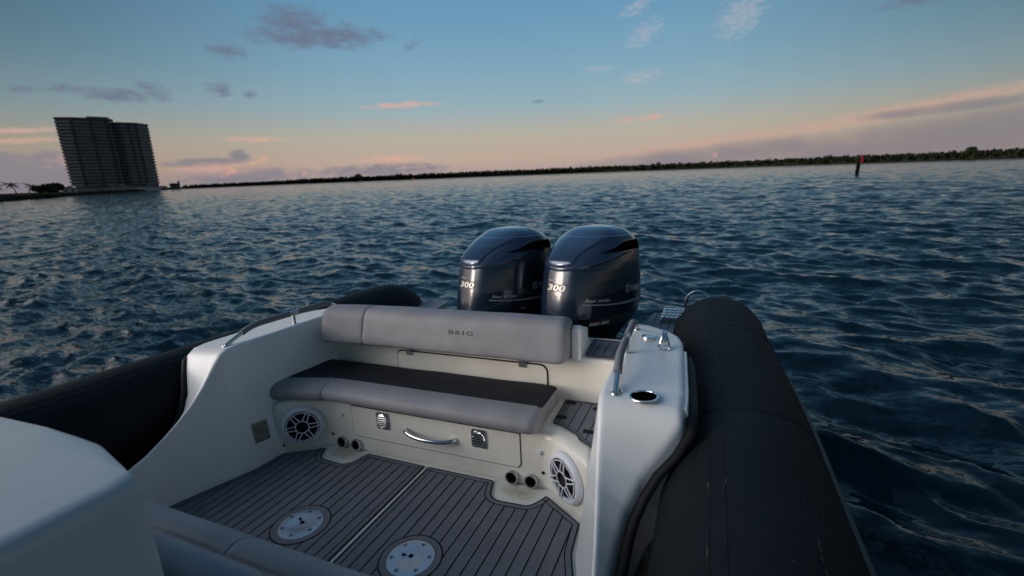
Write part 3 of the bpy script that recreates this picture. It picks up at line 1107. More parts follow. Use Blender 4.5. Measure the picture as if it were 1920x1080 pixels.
def deck_mat(sg):
    poly = [(sg * x, y) for x, y in MAT_R]
    if sg < 0:
        poly = poly[::-1]
    rr = [0.006, 0, 0, 0.02, 0.02, 0.01, 0.012, 0.03, 0.03, 0.03, 0.03, 0.012, 0.01]
    if sg < 0:
        rr = rr[::-1]
    out = rounded_poly(poly, rr, 3)
    b = B()
    b.prism(out, 0.003, 0.009, 0)
    # dark cut edge round the outline and a second line inside it
    ed = inset(out, 0.004)
    groove_path(b, ed, 0.007, 0.0098, True)
    ins = inset(out, 0.034)
    groove_path(b, ins, 0.0045, 0.0101, True)
    dx, dy = DISCS[0 if sg > 0 else 1]
    R = 0.143
    ring = [(dx + R * math.cos(2 * PI * k / 48), dy + R * math.sin(2 * PI * k / 48)) for k in range(48)]
    groove_path(b, ring, 0.006, 0.0101, True)
    k = 0
    lines = [sg * (0.10 + PITCH * i) for i in range(18)]
    for x in lines:
        for (y0, y1) in poly_hits(ins, x):
            segs = [(y0, y1)]
            h = R * R - (x - dx) ** 2
            if h > 0:
                h = math.sqrt(h)
                segs = [(y0, dy - h), (dy + h, y1)]
            for s0, s1 in segs:
                if s1 - s0 > 0.02:
                    groove_path(b, [(x, s0), (x, s1)], 0.0058, 0.0104)
    P(b, 'deck_mat', [M['teak'], M['groove']], smooth=False, recalc=False)


deck_mat(1)
deck_mat(-1)
P(B().box(-0.0045, 0.0075, -0.9, 2.118, 0.002, 0.010), 'seam_strip', M['label_white'], bevel=0.001)
P(B().box(-0.0130, -0.0055, -0.9, 2.116, 0.001, 0.004), 'seam_gap', M['groove'])


def seat_socket(dx, dy, rot):
    r = B()
    r.lathe([(0.14, 0.0035), (0.14, 0.0112), (0.112, 0.0112), (0.112, 0.0035)], 56)
    mx = Matrix.Translation((dx, dy, 0)) @ Matrix.Rotation(rot, 4, 'Z')
    d = B()
    d.lathe([(0.0, 0.0125), (0.052, 0.0125), (0.056, 0.0145), (0.098, 0.0140), (0.108, 0.0115), (0.110, 0.004)][::-1], 64, mx=mx)
    o = P(d, 'seat_socket_plate', M['alu'])
    r2 = B().lathe([(0.112, 0.0035), (0.139, 0.0035), (0.139, 0.0112), (0.112, 0.0112), (0.112, 0.0035)], 56, mx=mx)
    r2.build('mat_ring', M['teak'], o)
    for k in range(6):
        a = k * PI / 3
        m2 = mx @ Matrix.Translation((0.086 * math.cos(a), 0.086 * math.sin(a), 0))
        B().lathe([(0.0, 0.0158), (0.0055, 0.0156), (0.0085, 0.0150)], 14, mx=m2).build('screw_hole', M['void'], o, smooth=False)
        m2 = mx @ Matrix.Translation((0.086 * math.cos(a) + 0.002, 0.086 * math.sin(a) - 0.002, 0))
        B().lathe([(0.0, 0.0172), (0.0045, 0.0165)], 10, mx=m2).build('screw_head', M['brushed'], o, smooth=False)
    for (px, py, pr) in ((0.0, 0.008, 0.011), (-0.036, 0.016, 0.0085), (-0.022, 0.012, 0.004)):
        B().lathe([(0.0, 0.0150), (pr, 0.0149)], 16, mx=mx @ Matrix.Translation((px, py, 0))).build('bolt_hole', M['void'], o, smooth=False)


seat_socket(0.332, 1.47, 0.35)
seat_socket(-0.332, 1.47, -0.25)

# --- side coamings
COAM = [  # y, inner bottom x, inner top x, top z, outer x, outer z
    (2.96, 0.90, 1.115, 0.735, 1.14, 0.735), (2.90, 0.90, 1.115, 0.755, 1.215, 0.75), (2.78, 0.91, 1.115, 0.765, 1.335, 0.755), (2.70, 0.915, 1.115, 0.768, 1.385, 0.757), (2.60, 0.92, 1.112, 0.77, 1.41, 0.758),
    (2.40, 0.945, 1.112, 0.77, 1.425, 0.757), (2.15, 0.98, 1.113, 0.77, 1.44, 0.755), (2.0, 1.0, 1.116, 0.77, 1.45, 0.752), (1.94, 1.008, 1.118, 0.77, 1.452, 0.752), (1.86, 1.012, 1.12, 0.770, 1.454, 0.750),
    (1.79, 1.018, 1.126, 0.766, 1.453, 0.742), (1.745, 1.022, 1.132, 0.745, 1.452, 0.712), (1.70, 1.035, 1.14, 0.695, 1.405, 0.640), (1.63, 1.057, 1.15, 0.602, 1.318, 0.525),
    (1.56, 1.083, 1.162, 0.522, 1.276, 0.436), (1.48, 1.112, 1.176, 0.450, 1.258, 0.370), (1.40, 1.142, 1.19, 0.390, 1.252, 0.318), (1.30, 1.172, 1.203, 0.326, 1.252, 0.275), (1.20, 1.197, 1.215, 0.282, 1.255, 0.25),
    (1.10, 1.21, 1.222, 0.25, 1.262, 0.23), (0.9, 1.215, 1.235, 0.21, 1.275, 0.20), (0.5, 1.215, 1.235, 0.185, 1.275, 0.175), (-1.5, 1.215, 1.235, 0.185, 1.275, 0.175)]


def coam_at(y):
    ys = [c[0] for c in COAM][::-1]
    return [float(np.interp(y, ys, [c[k] for c in COAM][::-1])) for k in range(1, 6)]


def corner(p0, p, p1, r, n=5):
    p0, p, p1 = Vector(p0), Vector(p), Vector(p1)
    a = min(r, (p0 - p).length * 0.48)
    c = min(r, (p1 - p).length * 0.48)
    A = p + (p0 - p).normalized() * a
    Cc = p + (p1 - p).normalized() * c
    return [A * (1 - t) ** 2 + p * 2 * t * (1 - t) + Cc * t * t for t in (k / n for k in range(n + 1))]


def coaming(sg):
    secs = []
    ys = sorted(set([c[0] for c in COAM] + list(np.arange(1.1, 2.0, 0.035))), reverse=True)
    for y in ys:
        xb, xt, zt, xo, zo = coam_at(y)
        p = [Vector((xb, 0.0)), Vector((xt, zt)), Vector((xo, zo)), Vector((xo + 0.02, zo - 0.30))]
        pts = [p[0], p[0].lerp(p[1], 0.5), p[1] + (p[0] - p[1]).normalized() * 0.034] + corner(p[0], p[1], p[2], 0.026) + [p[1] + (p[2] - p[1]).normalized() * min(0.034, 0.49 * (p[2] - p[1]).length), p[2] + (p[1] - p[2]).normalized() * min(0.034, 0.49 * (p[2] - p[1]).length)] + corner(p[1], p[2], p[3], 0.026, 4) + [p[3]]
        secs.append([Vector((sg * q.x, y, q.y)) for q in pts])
    b = B().loft(secs, closed=False, caps=False)
    e = secs[0]
    b.raw([(v.x, v.y, v.z) for v in e] + [(e[-1].x * 0.97, e[-1].y, 0.1)], [tuple(range(len(e) + 1))])
    return P(b, 'side_coaming', M['gel'], angle=50)


co_r = coaming(1)
co_l = coaming(-1)


def wall_pt(sg, y, z, off=0.0):
    xb, xt, zt, xo, zo = coam_at(y)
    x = xb + (xt - xb) * z / zt
    return Vector((sg * (x - off), y, z))


TUBE = (1.69, 0.38, 0.31)
# stepped flange and black rubber strip along the outer edge of the coamings
for sg in (1, -1):
    path, rr = [], []
    for y in np.arange(2.50, 0.3, -0.05):
        xb, xt, zt, xo, zo = coam_at(y)
        xx = xo + 0.032
        zt_ = TUBE[1] + math.sqrt(max(0.0, TUBE[2] ** 2 - (xx - TUBE[0]) ** 2))
        path.append((sg * xx, y, max(zo - 0.05, zt_ + 0.004) if abs(xx - TUBE[0]) < TUBE[2] else zo - 0.03))
        rr.append(0.021 * min(1.0, 0.25 + (2.50 - y) * 5))
    P(B().sweep(path, rr, 12, flat=0.7), 'rubber_strip', M['rubber'])
    fl = []
    for y in np.arange(2.48, 1.79, -0.06):
        xb, xt, zt, xo, zo = coam_at(y)
        s = [(xo - 0.01, zo - 0.012), (xo + 0.012, zo - 0.014), (xo + 0.017, zo - 0.026), (xo + 0.014, zo - 0.2), (xo - 0.01, zo - 0.2)]
        fl.append([Vector((sg * a, y, c)) for a, c in s])
    B().loft(fl).build('coaming_flange', M['gel'], co_r if sg > 0 else co_l)


# fittings on the right coaming
def ring_fit(parent, name, x, y, z, r, hole=True):
    mx = Matrix.Translation((x, y, z)) @ Matrix.Rotation(math.radians(-1.5), 4, 'Y')
    a = B().lathe([(r, 0.0), (r, 0.004), (r * 0.97, 0.0065), (r * 0.86, 0.006), (r * 0.83, 0.001), (r * 0.82, -0.006)] if hole else
                  [(r, 0.0), (r, 0.009), (r * 0.93, 0.013), (r * 0.55, 0.014), (r * 0.5, 0.011), (0.0, 0.011)], 40, mx=mx)
    o = a.build(name, M['chrome'], parent)
    if hole:
        B().lathe([(0.0, 0.0025), (r * 0.835, 0.0025)], 36, mx=mx).build('dark_hole', M['void'], o, smooth=False)
    return o


ring_fit(co_r, 'cup_holder', 1.30, 1.825, 0.762, 0.060)
ring_fit(co_r, 'filler_cap', 1.228, 2.60, 0.7665, 0.040, False)
ring_fit(co_r, 'small_screw', 1.207, 1.845, 0.7645, 0.0085, False)


def pop_cleat(x, y, z):
    b = B()
    base = rounded_poly([(-0.032, -0.034), (0.032, -0.034), (0.030, 0.034), (-0.030, 0.034)], 0.01)
    mx = Matrix.Translation((x, y, z))
    b.prism(base, 0.0, 0.006, mx=mx)
    o = b.build('pop_up_cleat', M['chrome'], co_r, bevel=0.002)
    # two splayed legs and the folded flat horn
    g = B()
    for s in (-1, 1):
        g.sweep(bez([(x + s * 0.027, y - 0.012, z + 0.004), (x + s * 0.020, y - 0.004, z + 0.035), (x + s * 0.013, y + 0.004, z + 0.06)], 4), [0.008 - 0.0004 * i for i in range(9)], 8)
    g.build('cleat_leg', M['chrome'], o)
    h = []
    for yy, zz, w in ((-0.02, 0.012, 0.012), (-0.017, 0.045, 0.0145), (-0.004, 0.072, 0.0155), (0.016, 0.082, 0.015), (0.034, 0.074, 0.012)):
        h.append([Vector((x + a, y + yy + c, z + zz + d)) for a, c, d in ((-w, 0, 0), (w, 0, 0), (w, 0.006, 0.007), (-w, 0.006, 0.007))])
    B().loft(h).build('cleat_horn', M['chrome'], o, bevel=0.002)


pop_cleat(1.325, 2.455, 0.764)


# --- hand rails
def rail(sg):
    y0 = 1.82
    pts = bez([(sg * 1.186, y0, 0.765), (sg * 1.178, y0 + 0.09, 0.806), (sg * 1.170, y0 + 0.17, 0.838), (sg * 1.162, y0 + 0.27, 0.850), (sg * 1.150, y0 + 0.55, 0.851), (sg * 1.142, y0 + 0.78, 0.848), (sg * 1.14, y0 + 0.88, 0.81), (sg * 1.14, y0 + 0.93, 0.768)], 6)
    o = P(B().sweep(pts, 0.0125, 12), 'handrail', M['chrome'])
    s = bez([(sg * 1.176, y0 + 0.11, 0.815), (sg * 1.170, y0 + 0.17, 0.838), (sg * 1.162, y0 + 0.27, 0.850), (sg * 1.154, y0 + 0.455, 0.851)], 6)
    B().sweep(s, 0.019, 14).build('rail_sleeve', M['sleeve'], o)
    s = bez([(sg * 1.150, y0 + 0.535, 0.851), (sg * 1.146, y0 + 0.66, 0.850), (sg * 1.142, y0 + 0.78, 0.848), (sg * 1.141, y0 + 0.83, 0.835)], 6)
    B().sweep(s, 0.019, 14).build('rail_sleeve', M['sleeve'], o)
    y1 = y0 + 0.495
    B().sweep([(sg * 1.152, y1 - 0.035, 0.851), (sg * 1.151, y1 + 0.035, 0.851)], 0.0165, 12).build('post_clamp', M['brushed'], o)
    B().sweep([(sg * 1.152, y1, 0.849), (sg * 1.152, y1, 0.762)], 0.0125, 12).build('rail_post', M['brushed'], o)
    q = B()
    for yy in (y0, y0 + 0.93):
        q.lathe([(0.021, 0), (0.020, 0.004), (0.016, 0.008), (0.0, 0.008)], 24, mx=Matrix.Translation((sg * (1.186 if yy == y0 else 1.14), yy, 0.7645)))
    q.build('rail_base', M['brushed'], o)


rail(1)
rail(-1)

# --- bench base with angled speaker corners
YB = 2.145
bench_plan = [(-1.045, 1.935), (-0.77, YB), (0.77, YB), (1.045, 1.935), (1.06, 2.2), (1.0, 2.6), (-1.12, 2.6), (-1.08, 2.2)]


def build_bench():
    b = B().prism(bench_plan, -0.02, 0.345)
    P(b, 'bench_base', M['cream'], bevel=0.05, segs=5)
    # locker door with a dark gap round it
    x0, x1, z0, z1 = -0.56, 0.605, 0.108, 0.352
    mx = Matrix(((1, 0, 0, 0), (0, 0, -1, YB), (0, 1, 0, 0), (0, 0, 0, 1)))
    d = B().prism(rounded_poly([(x0, z0), (x1, z0), (x1, z1 - 0.04), (x0, z1 - 0.04)], [0.035, 0.035, 0, 0]), -0.004, 0.006, mx=mx)
    door = P(d, 'locker_door', M['cream'], bevel=0.002)
    gp = B().prism(rounded_poly([(x0 - 0.005, z0 - 0.005), (x1 + 0.005, z0 - 0.005), (x1 + 0.005, z1 - 0.038), (x0 - 0.005, z1 - 0.038)], [0.038, 0.038, 0, 0]), -0.006, 0.0012, mx=mx)
    gp.build('door_gap', M['groove'], door)
    # curved grab handle
    pth = bez([(-0.150, YB - 0.004, 0.222), (-0.125, YB - 0.034, 0.216), (-0.06, YB - 0.055, 0.208), (0.02, YB - 0.062, 0.204), (0.11, YB - 0.055, 0.203), (0.178, YB - 0.034, 0.206), (0.200, YB - 0.004, 0.208)], 6)
    B().sweep(pth, 0.0145, 14).build('grab_handle', M['chrome'], door)
    # louvred vents
    for cx, cz in ((-0.313, 0.250), (0.356, 0.246)):
        v = B()
        fr = rounded_poly([(cx - 0.048, cz - 0.056), (cx + 0.050, cz - 0.058), (cx + 0.046, cz + 0.056), (cx - 0.046, cz + 0.056)], 0.016)
        v.prism(fr, 0.0062, 0.014, mx=mx)
        o = v.build('louvre_vent', M['brushed'], door, bevel=0.003)
        lv = B()
        for k in range(6):
            zz = cz - 0.034 + k * 0.0135
            hw = 0.035 * math.sqrt(max(0.15, 1 - ((zz - cz) / 0.046) ** 2))
            lv.sweep([(cx - hw, YB - 0.019, zz), (cx + hw, YB - 0.019, zz)], 0.0042, 8)
        lv.v = lv.v
        # rim of the round opening
        rim = [(cx + 0.040 * math.cos(a), YB - 0.016, cz + 0.045 * math.sin(a)) for a in (2 * PI * k / 28 for k in range(29))]
        lv.sweep(rim, 0.0035, 8)
        lv.prism([(cx + 0.038 * math.cos(2 * PI * k / 24), cz + 0.043 * math.sin(2 * PI * k / 24)) for k in range(24)], 0.0142, 0.0150, 1, mx=mx)
        lv.build('louvre_slats', [M['lens'], M['void']], door)
    # drain and rod outlets
    for cx in (-0.665, -0.55, 0.55, 0.665):
        f = frame((cx, YB - 0.0005, 0.043), (0, -1, 0.06))
        r = B().lathe([(0.041, 0.0), (0.041, 0.016), (0.037, 0.022), (0.031, 0.022), (0.029, 0.012), (0.029, 0.0015), (0.041, 0.0)], 32, mx=f)
        o = P(r, 'drain_outlet', M['brushed'])
        B().lathe([(0.0, 0.003), (0.0295, 0.003)], 28, mx=f).build('dark_hole', M['void'], o, smooth=False)
    # small white courtesy lights
    for cx, cz in ((-0.655, 0.235), (0.715, 0.225)):
        q = B().box(cx - 0.014, cx + 0.014, YB - 0.016, YB + 0.002, cz - 0.012, cz + 0.012)
        P(q, 'courtesy_light', M['speaker_white'], bevel=0.005)
    for cx, cy, cz in ((-0.745, YB - 0.004, 0.085), (0.735, YB - 0.004, 0.105), (-1.0, 1.966, 0.05)):
        P(B().lathe([(0.0, 0.004), (0.009, 0.003), (0.010, 0.0)], 14, mx=frame((cx, cy, cz), (0, -1, 0))), 'blanking_plug', M['black'])


build_bench()


def build_speaker(sg):
    d = Vector((0.275, -0.21 if sg > 0 else 0.21, 0))
    n = Vector((-0.607 * sg, -0.795, 0))
    f = frame((0.898 * sg, 2.0465, 0.172), n)
    f = f @ Matrix.Rotation(math.radians(4 if sg < 0 else 22), 4, 'Z')
    root = empty('speaker', None, parent=boat)
    root.matrix_local = f
    B().lathe([(0.134, 0.0015), (0.134, 0.010), (0.127, 0.024), (0.116, 0.031), (0.108, 0.031), (0.104, 0.024), (0.103, 0.004), (0.134, 0.0015)], 64).build('speaker_rim', M['speaker_white'], root)
    B().lathe([(0.1035, 0.004), (0.1035, 0.012), (0.086, 0.014), (0.045, 0.006), (0.040, 0.014), (0.020, 0.020), (0.0, 0.021)], 48).build('speaker_cone', M['cone'], root)
    g = B()
    def circ(r, z, rr):
        g.sweep([(r * math.cos(2 * PI * k / 60), r * math.sin(2 * PI * k / 60), z) for k in range(61)], rr, 8)
    circ(0.096, 0.029, 0.0032)
    circ(0.041, 0.034, 0.0032)
    for k in range(6):
        a = k * PI / 3
        ca, sa = math.cos(a), math.sin(a)
        for s in (-1, 1):
            w0, w1 = 0.0135 * s, 0.0105 * s
            p = [(0.039, w0 * 1.2, 0.034), (0.06, w0, 0.036), (0.09, w1, 0.035), (0.112, w1 * 0.6, 0.032), (0.118, 0.0, 0.030)]
            g.sweep(bez([(x * ca - y * sa, x * sa + y * ca, z) for x, y, z in p], 4), 0.0038, 8)
    g.build('speaker_grille', M['speaker_white'], root)
    s = B()
    for k in range(6):
        a = k * PI / 3
        ca, sa = math.cos(a), math.sin(a)
        p = [(0.042, -0.012), (0.112, -0.006), (0.112, 0.006), (0.042, 0.012)]
        s.raw([(x * ca - y * sa, x * sa + y * ca, 0.030) for x, y in p], [(0, 1, 2, 3)])
    s.build('grille_inlay', M['cone'], root, smooth=False)


build_speaker(-1)
build_speaker(1)


# --- weathered capacity plate on the left inner wall
def build_plate():
    b = B()
    q = [wall_pt(-1, 1.80, 0.272, 0.003), wall_pt(-1, 1.905, 0.262, 0.003), wall_pt(-1, 1.90, 0.135, 0.003), wall_pt(-1, 1.80, 0.145, 0.003)]
    b.raw(q, [(0, 1, 2, 3)])
    o = P(b, 'capacity_plate', M['plate'], smooth=False)
    p = B()
    rng = random.Random(5)
    for k in range(6):
        z = 0.245 - k * 0.018
        y = 1.815
        while y < 1.885:
            w = rng.uniform(0.006, 0.018)
            if rng.random() < 0.8:
                p.raw([wall_pt(-1, y, z, 0.0045), wall_pt(-1, y + w, z, 0.0045), wall_pt(-1, y + w, z - 0.006, 0.0045), wall_pt(-1, y, z - 0.006, 0.0045)], [(0, 1, 2, 3)])
            y += w + 0.004
    p.build('faded_lines', M['plate_print'], o, smooth=False)


build_plate()


# --- cushions
def lumpy(v, amp, f, seed):
    x, y, z = v.x * f + seed, v.y * f, v.z * f
    return amp * (math.sin(x * 1.7 + 1.3 * math.sin(y * 2.1)) * math.cos(y * 1.9 + z) + 0.5 * math.sin(3.1 * x + 2.3 * z + seed))


def cushion(name, xs, prof_fn, mats, mi_fn=None, parent=None, endr=0.05):
    """a stuffed roll: closed YZ profiles along x with rounded ends"""
    secs = []
    for x in xs:
        secs.append(prof_fn(x))
    n = len(secs[0])
    # rounded ends: extra shrunken sections
    def shrink(sec, k, dx):
        c = sum(sec, Vector()) / len(sec)
        return [c + (p - c) * k + Vector((dx, 0, 0)) for p in sec]
    head = [shrink(secs[0], k, -endr * (1 - k) * 2.2 if False else -endr * s) for k, s in ((0.70, 1.0), (0.86, 0.88), (0.945, 0.6), (0.985, 0.3))]
    tail = [shrink(secs[-1], k, endr * s) for k, s in ((0.985, 0.3), (0.945, 0.6), (0.86, 0.88), (0.70, 1.0))]
    allx = head + secs + tail
    b = B()
    b.loft(allx, True, True)
    if mi_fn:
        nf = 0
        for i in range(len(allx) - 1):
            for j in range(n):
                b.mi[nf] = mi_fn(i - 4, j, (allx[i][j] + allx[i][(j + 1) % n] + allx[i + 1][j]) / 3)
                nf += 1
    return P(b, name, mats, parent=parent, angle=60)


def dense(profile, n=8):
    pts = [Vector((0, a, c)) for a, c in profile]
    pts = pts + [pts[0]]
    out = []
    m = len(pts) - 1
    for i in range(m):
        p0, p1, p2, p3 = pts[(i - 1) % m], pts[i], pts[(i + 1) % m], pts[(i + 2) % m]
        for k in range(n):
            t = k / n
            out.append(0.5 * ((2 * p1) + (p2 - p0) * t + (2 * p0 - 5 * p1 + 4 * p2 - p3) * t * t + (3 * p1 - p0 - 3 * p2 + p3) * t ** 3))
    return out


SEAM_SEAT = -0.72


def seat_prof(x):
    # left end follows the angled corner and comes forward
    k = max(0.0, (SEAM_SEAT - x) / 0.4)
    fw = -0.11 * k
    prof = [(2.52, 0.350), (2.25, 0.345), (2.135, 0.340), (2.085, 0.352), (2.062, 0.385), (2.072, 0.425), (2.115, 0.452), (2.165, 0.459), (2.205, 0.459), (2.30, 0.458), (2.42, 0.457), (2.50, 0.453), (2.528, 0.43), (2.53, 0.37)]
    d = dense(prof, 5)
    out = []
    s = 1.0
    ds = min(abs(x - SEAM_SEAT), 0.10)
    pinch = 0.007 * math.exp(-(ds / 0.008) ** 2)
    for p in d:
        wgt = min(1.0, max(0.0, (2.5 - p.y) / 0.3))
        q = Vector((x, p.y + fw * wgt, p.z))
        c = Vector((x, 2.3 + fw * wgt * 0.5, 0.40))
        dirv = (q - c).normalized()
        q += dirv * (lumpy(q, 0.0022, 6.0, 1.0) - pinch)
        # soft creases pulled across the dark panel
        if 2.2 < p.y < 2.5 and p.z > 0.44:
            for cx, sl, a in ((-0.34, 0.5, 0.004), (0.28, 0.35, 0.005), (0.36, 0.45, 0.004), (0.10, 0.3, 0.0025), (-0.55, 0.3, 0.003)):
                u = (x - cx) - (p.y - 2.3) * sl
                q.z -= a * math.exp(-(u / 0.012) ** 2) * math.sin(PI * (p.y - 2.2) / 0.3)
        out.append(q)
    return out


xs = sorted(set(list(np.arange(-1.10, 0.70, 0.02)) + [SEAM_SEAT - 0.012, SEAM_SEAT - 0.006, SEAM_SEAT, SEAM_SEAT + 0.006, SEAM_SEAT + 0.012]))


def seat_mi(i, j, c):
    k = max(0.0, (SEAM_SEAT - c.x) / 0.4)
    return 1 if (c.z > 0.435 and c.y > 2.2 - 0.11 * k and c.x < 0.715) else 0


seat = cushion('seat_cushion', xs, seat_prof, [M['grey_vinyl'], M['dark_vinyl']], seat_mi, endr=0.045)

SEAM_BACK = -0.66


def back_prof(x):
    k = max(0.0, (SEAM_BACK - x) / 0.4)
    fw = -0.05 * k
    prof = [(2.56, 0.612), (2.47, 0.612), (2.428, 0.625), (2.422, 0.66), (2.437, 0.73), (2.455, 0.80), (2.480, 0.842), (2.525, 0.862), (2.60, 0.862), (2.645, 0.84), (2.655, 0.78), (2.64, 0.66), (2.61, 0.62)]
    d = dense(prof, 5)
    ds = min(abs(x - SEAM_BACK), 0.10)
    pinch = 0.006 * math.exp(-(ds / 0.006) ** 2)
    out = []
    for p in d:
        q = Vector((x, p.y + fw, p.z))
        c = Vector((x, 2.54 + fw, 0.735))
        q += (q - c).normalized() * (lumpy(q, 0.0018, 5.0, 4.0) - pinch)
        out.append(q)
    return out


xs = sorted(set(list(np.arange(-0.965, 0.755, 0.02)) + [SEAM_BACK - 0.01, SEAM_BACK - 0.005, SEAM_BACK, SEAM_BACK + 0.005, SEAM_BACK + 0.01]))
back = cushion('backrest_cushion', xs, back_prof, [M['grey_vinyl']], endr=0.05)


def logo():
    vs, fs = text_mesh('BRIG', 0.042, 0.0, 0.0004, 1.3)
    w = max(v.x for v in vs)
    sx = 0.172 / w
    ang = math.atan2(0.07, 0.018)
    b = B()
    out = []
    for v in vs:
        z = 0.748 + v.y * 0.86
        yf = 2.4415 + (z - 0.748) * 0.255 - 0.0046
        out.append((0.018 + v.x * sx, yf, z))
    b.raw(out, fs)
    b.build('pressed_lettering', M['logo'], back, smooth=False, recalc=False)


logo()

# --- transom, seat-back wall and its hatch
b = B().box(-1.13, 1.13, 2.555, 2.98, 0.20, 0.622)
P(b, 'transom', M['cream'], bevel=0.018, segs=3)
b = B().box(-1.10, 0.795, 2.575, 2.96, 0.60, 0.70)
P(b, 'transom_cap', M['cream'], bevel=0.015, segs=3)
mxyz = Matrix(((0, 0, 1, 0), (1, 0, 0, 0), (0, 1, 0, 0), (0, 0, 0, 1)))
b = B().prism([(2.545, 0.60), (2.86, 0.60), (2.80, 0.65), (2.69, 0.775), (2.62, 0.81), (2.56, 0.805)], 0.785, 0.846, mx=mxyz)
P(b, 'backrest_bracket', M['gel'], bevel=0.018, segs=3)
mxh = Matrix(((1, 0, 0, 0), (0, 0, -1, 2.555), (0, 1, 0, 0), (0, 0, 0, 1)))
hp = rounded_poly([(-0.475, 0.36), (0.632, 0.36), (0.632, 0.556), (-0.475, 0.556)], [0, 0, 0.05, 0.05])
hatch = P(B().prism(hp, -0.004, 0.010, mx=mxh), 'seatback_hatch', M['cream'], bevel=0.003)
hp2 = rounded_poly([(-0.483, 0.36), (0.640, 0.36), (0.640, 0.564), (-0.483, 0.564)], [0, 0, 0.055, 0.055])
B().prism(hp2, -0.006, 0.0015, mx=mxh).build('hatch_gap', M['groove'], hatch)
for hx in (-0.367, 0.475):
    h = B()
    h.box(hx - 0.024, hx + 0.024, 2.535, 2.5445, 0.535, 0.575)
    h.box(hx - 0.020, hx + 0.020, 2.515, 2.545, 0.575, 0.622)
    for k in (-1, 0, 1):
        h.sweep([(hx + k * 0.014 - 0.006, 2.532, 0.572), (hx + k * 0.014 + 0.006, 2.532, 0.572)], 0.008, 8)
    P(h, 'backrest_hinge', M['brushed'], bevel=0.002)


# --- teak pads on the walk-through steps
def pad(name, poly, z, lines, parent=None, m='teak', edge=0.006, n_in=0.022, marks=()):
    out = rounded_poly(poly, 0.015, 3)
    b = B().prism(out, z, z + 0.007, 0)
    groove_path(b, inset(out, 0.004), 0.007, z + 0.0078, True)
    ins = inset(out, n_in)
    groove_path(b, ins, 0.004, z + 0.0081, True)
    for x in lines:
        for y0, y1 in poly_hits(ins, x):
            groove_path(b, [(x, y0), (x, y1)], 0.0045, z + 0.0084)
    for (x, y) in marks:
        b.box(x - 0.028, x + 0.028, y - 0.016, y + 0.016, z + 0.0086, z + 0.0115, 1)
    return P(b, name, [M[m], M['groove']], smooth=False, recalc=False)


pad('transom_step_pad', [(0.865, 2.585), (1.085, 2.575), (1.06, 2.90), (0.84, 2.905)], 0.625, [0.905 + 0.055 * k for k in range(4)])
pad('lower_step_pad', [(0.765, 2.245), (0.815, 2.235), (0.87, 2.19), (0.925, 2.155), (0.945, 2.115), (1.06, 2.03), (1.058, 2.2), (1.0, 2.545), (0.75, 2.545)], 0.348,
    [0.795 + 0.0613 * k for k in range(5)], marks=((0.795, 2.505), (0.795, 2.315), (0.975, 2.20), (0.965, 2.47)))


# --- swim platforms either side of the engines
def swim(sg):
    out = [(0.84, 2.985), (0.97, 3.42), (1.005, 3.66), (1.035, 3.80), (1.10, 4.25), (1.30, 4.28), (1.42, 3.6), (1.42, 2.985)]
    poly = [(sg * x, y) for x, y in out]
    if sg < 0:
        poly = poly[::-1]
    b = B().prism(rounded_poly(poly, 0.03, 3), 0.40, 0.468)
    o = P(b, 'swim_platform', M['gel'], bevel=0.012)
    ins = inset(poly, 0.022)
    m = B().prism(rounded_poly(ins, 0.02, 3), 0.4685, 0.475)
    ii = inset(ins, 0.03)
    groove_path(m, ii, 0.005, 0.4764, True)
    for k in range(9):
        x = sg * (0.93 + 0.0613 * k)
        for y0, y1 in poly_hits(ii, x):
            groove_path(m, [(x, y0), (x, y1)], 0.005, 0.4768)
    m.build('platform_mat', [M['teak_pale'], M['groove']], o, smooth=False, recalc=False)
    if sg > 0:
        l = B()
        for x in (1.17, 1.345):
            l.sweep([(x, 3.93, 0.50), (x, 4.30, 0.505)], 0.013, 10)
        for y in (3.96, 4.05, 4.14, 4.23):
            l.box(1.165, 1.35, y - 0.018, y + 0.018, 0.508, 0.528)
        l.build('boarding_ladder', M['chrome'], o, bevel=0.003)
        t = B()
        for k in range(5):
            x = 1.19 + 0.034 * k
            t.box(x, x + 0.014, 3.95, 4.24, 0.530, 0.536)
        t.build('ladder_grip', M['speaker_white'], o, bevel=0.002)
        gl = bez([(1.335, 4.27, 0.47), (1.34, 4.28, 0.57), (1.375, 4.28, 0.655), (1.44, 4.28, 0.685), (1.51, 4.27, 0.655), (1.545, 4.25, 0.57), (1.55, 4.22, 0.47)], 7)
        B().sweep(gl, 0.0105, 12).build('grab_loop', M['chrome'], o)


swim(1)
swim(-1)

# --- inflatable tubes
TX, TZ, TR = TUBE


def smoothstep(a, b, x):
    t = min(1, max(0, (x - a) / (b - a)))
    return t * t * (3 - 2 * t)


def tube_x(y):
    return TX - 0.085 * smoothstep(2.2, 3.8, y)


def tube_r(y):
    R = TR + 0.03 * smoothstep(2.3, 3.7, y)
    if y < 3.75:
        return R
    k = (y - 3.75) / 0.60
    return R * max(0.0, 1 - k ** 2.6) ** (1 / 2.2) if k < 1 else 0.0


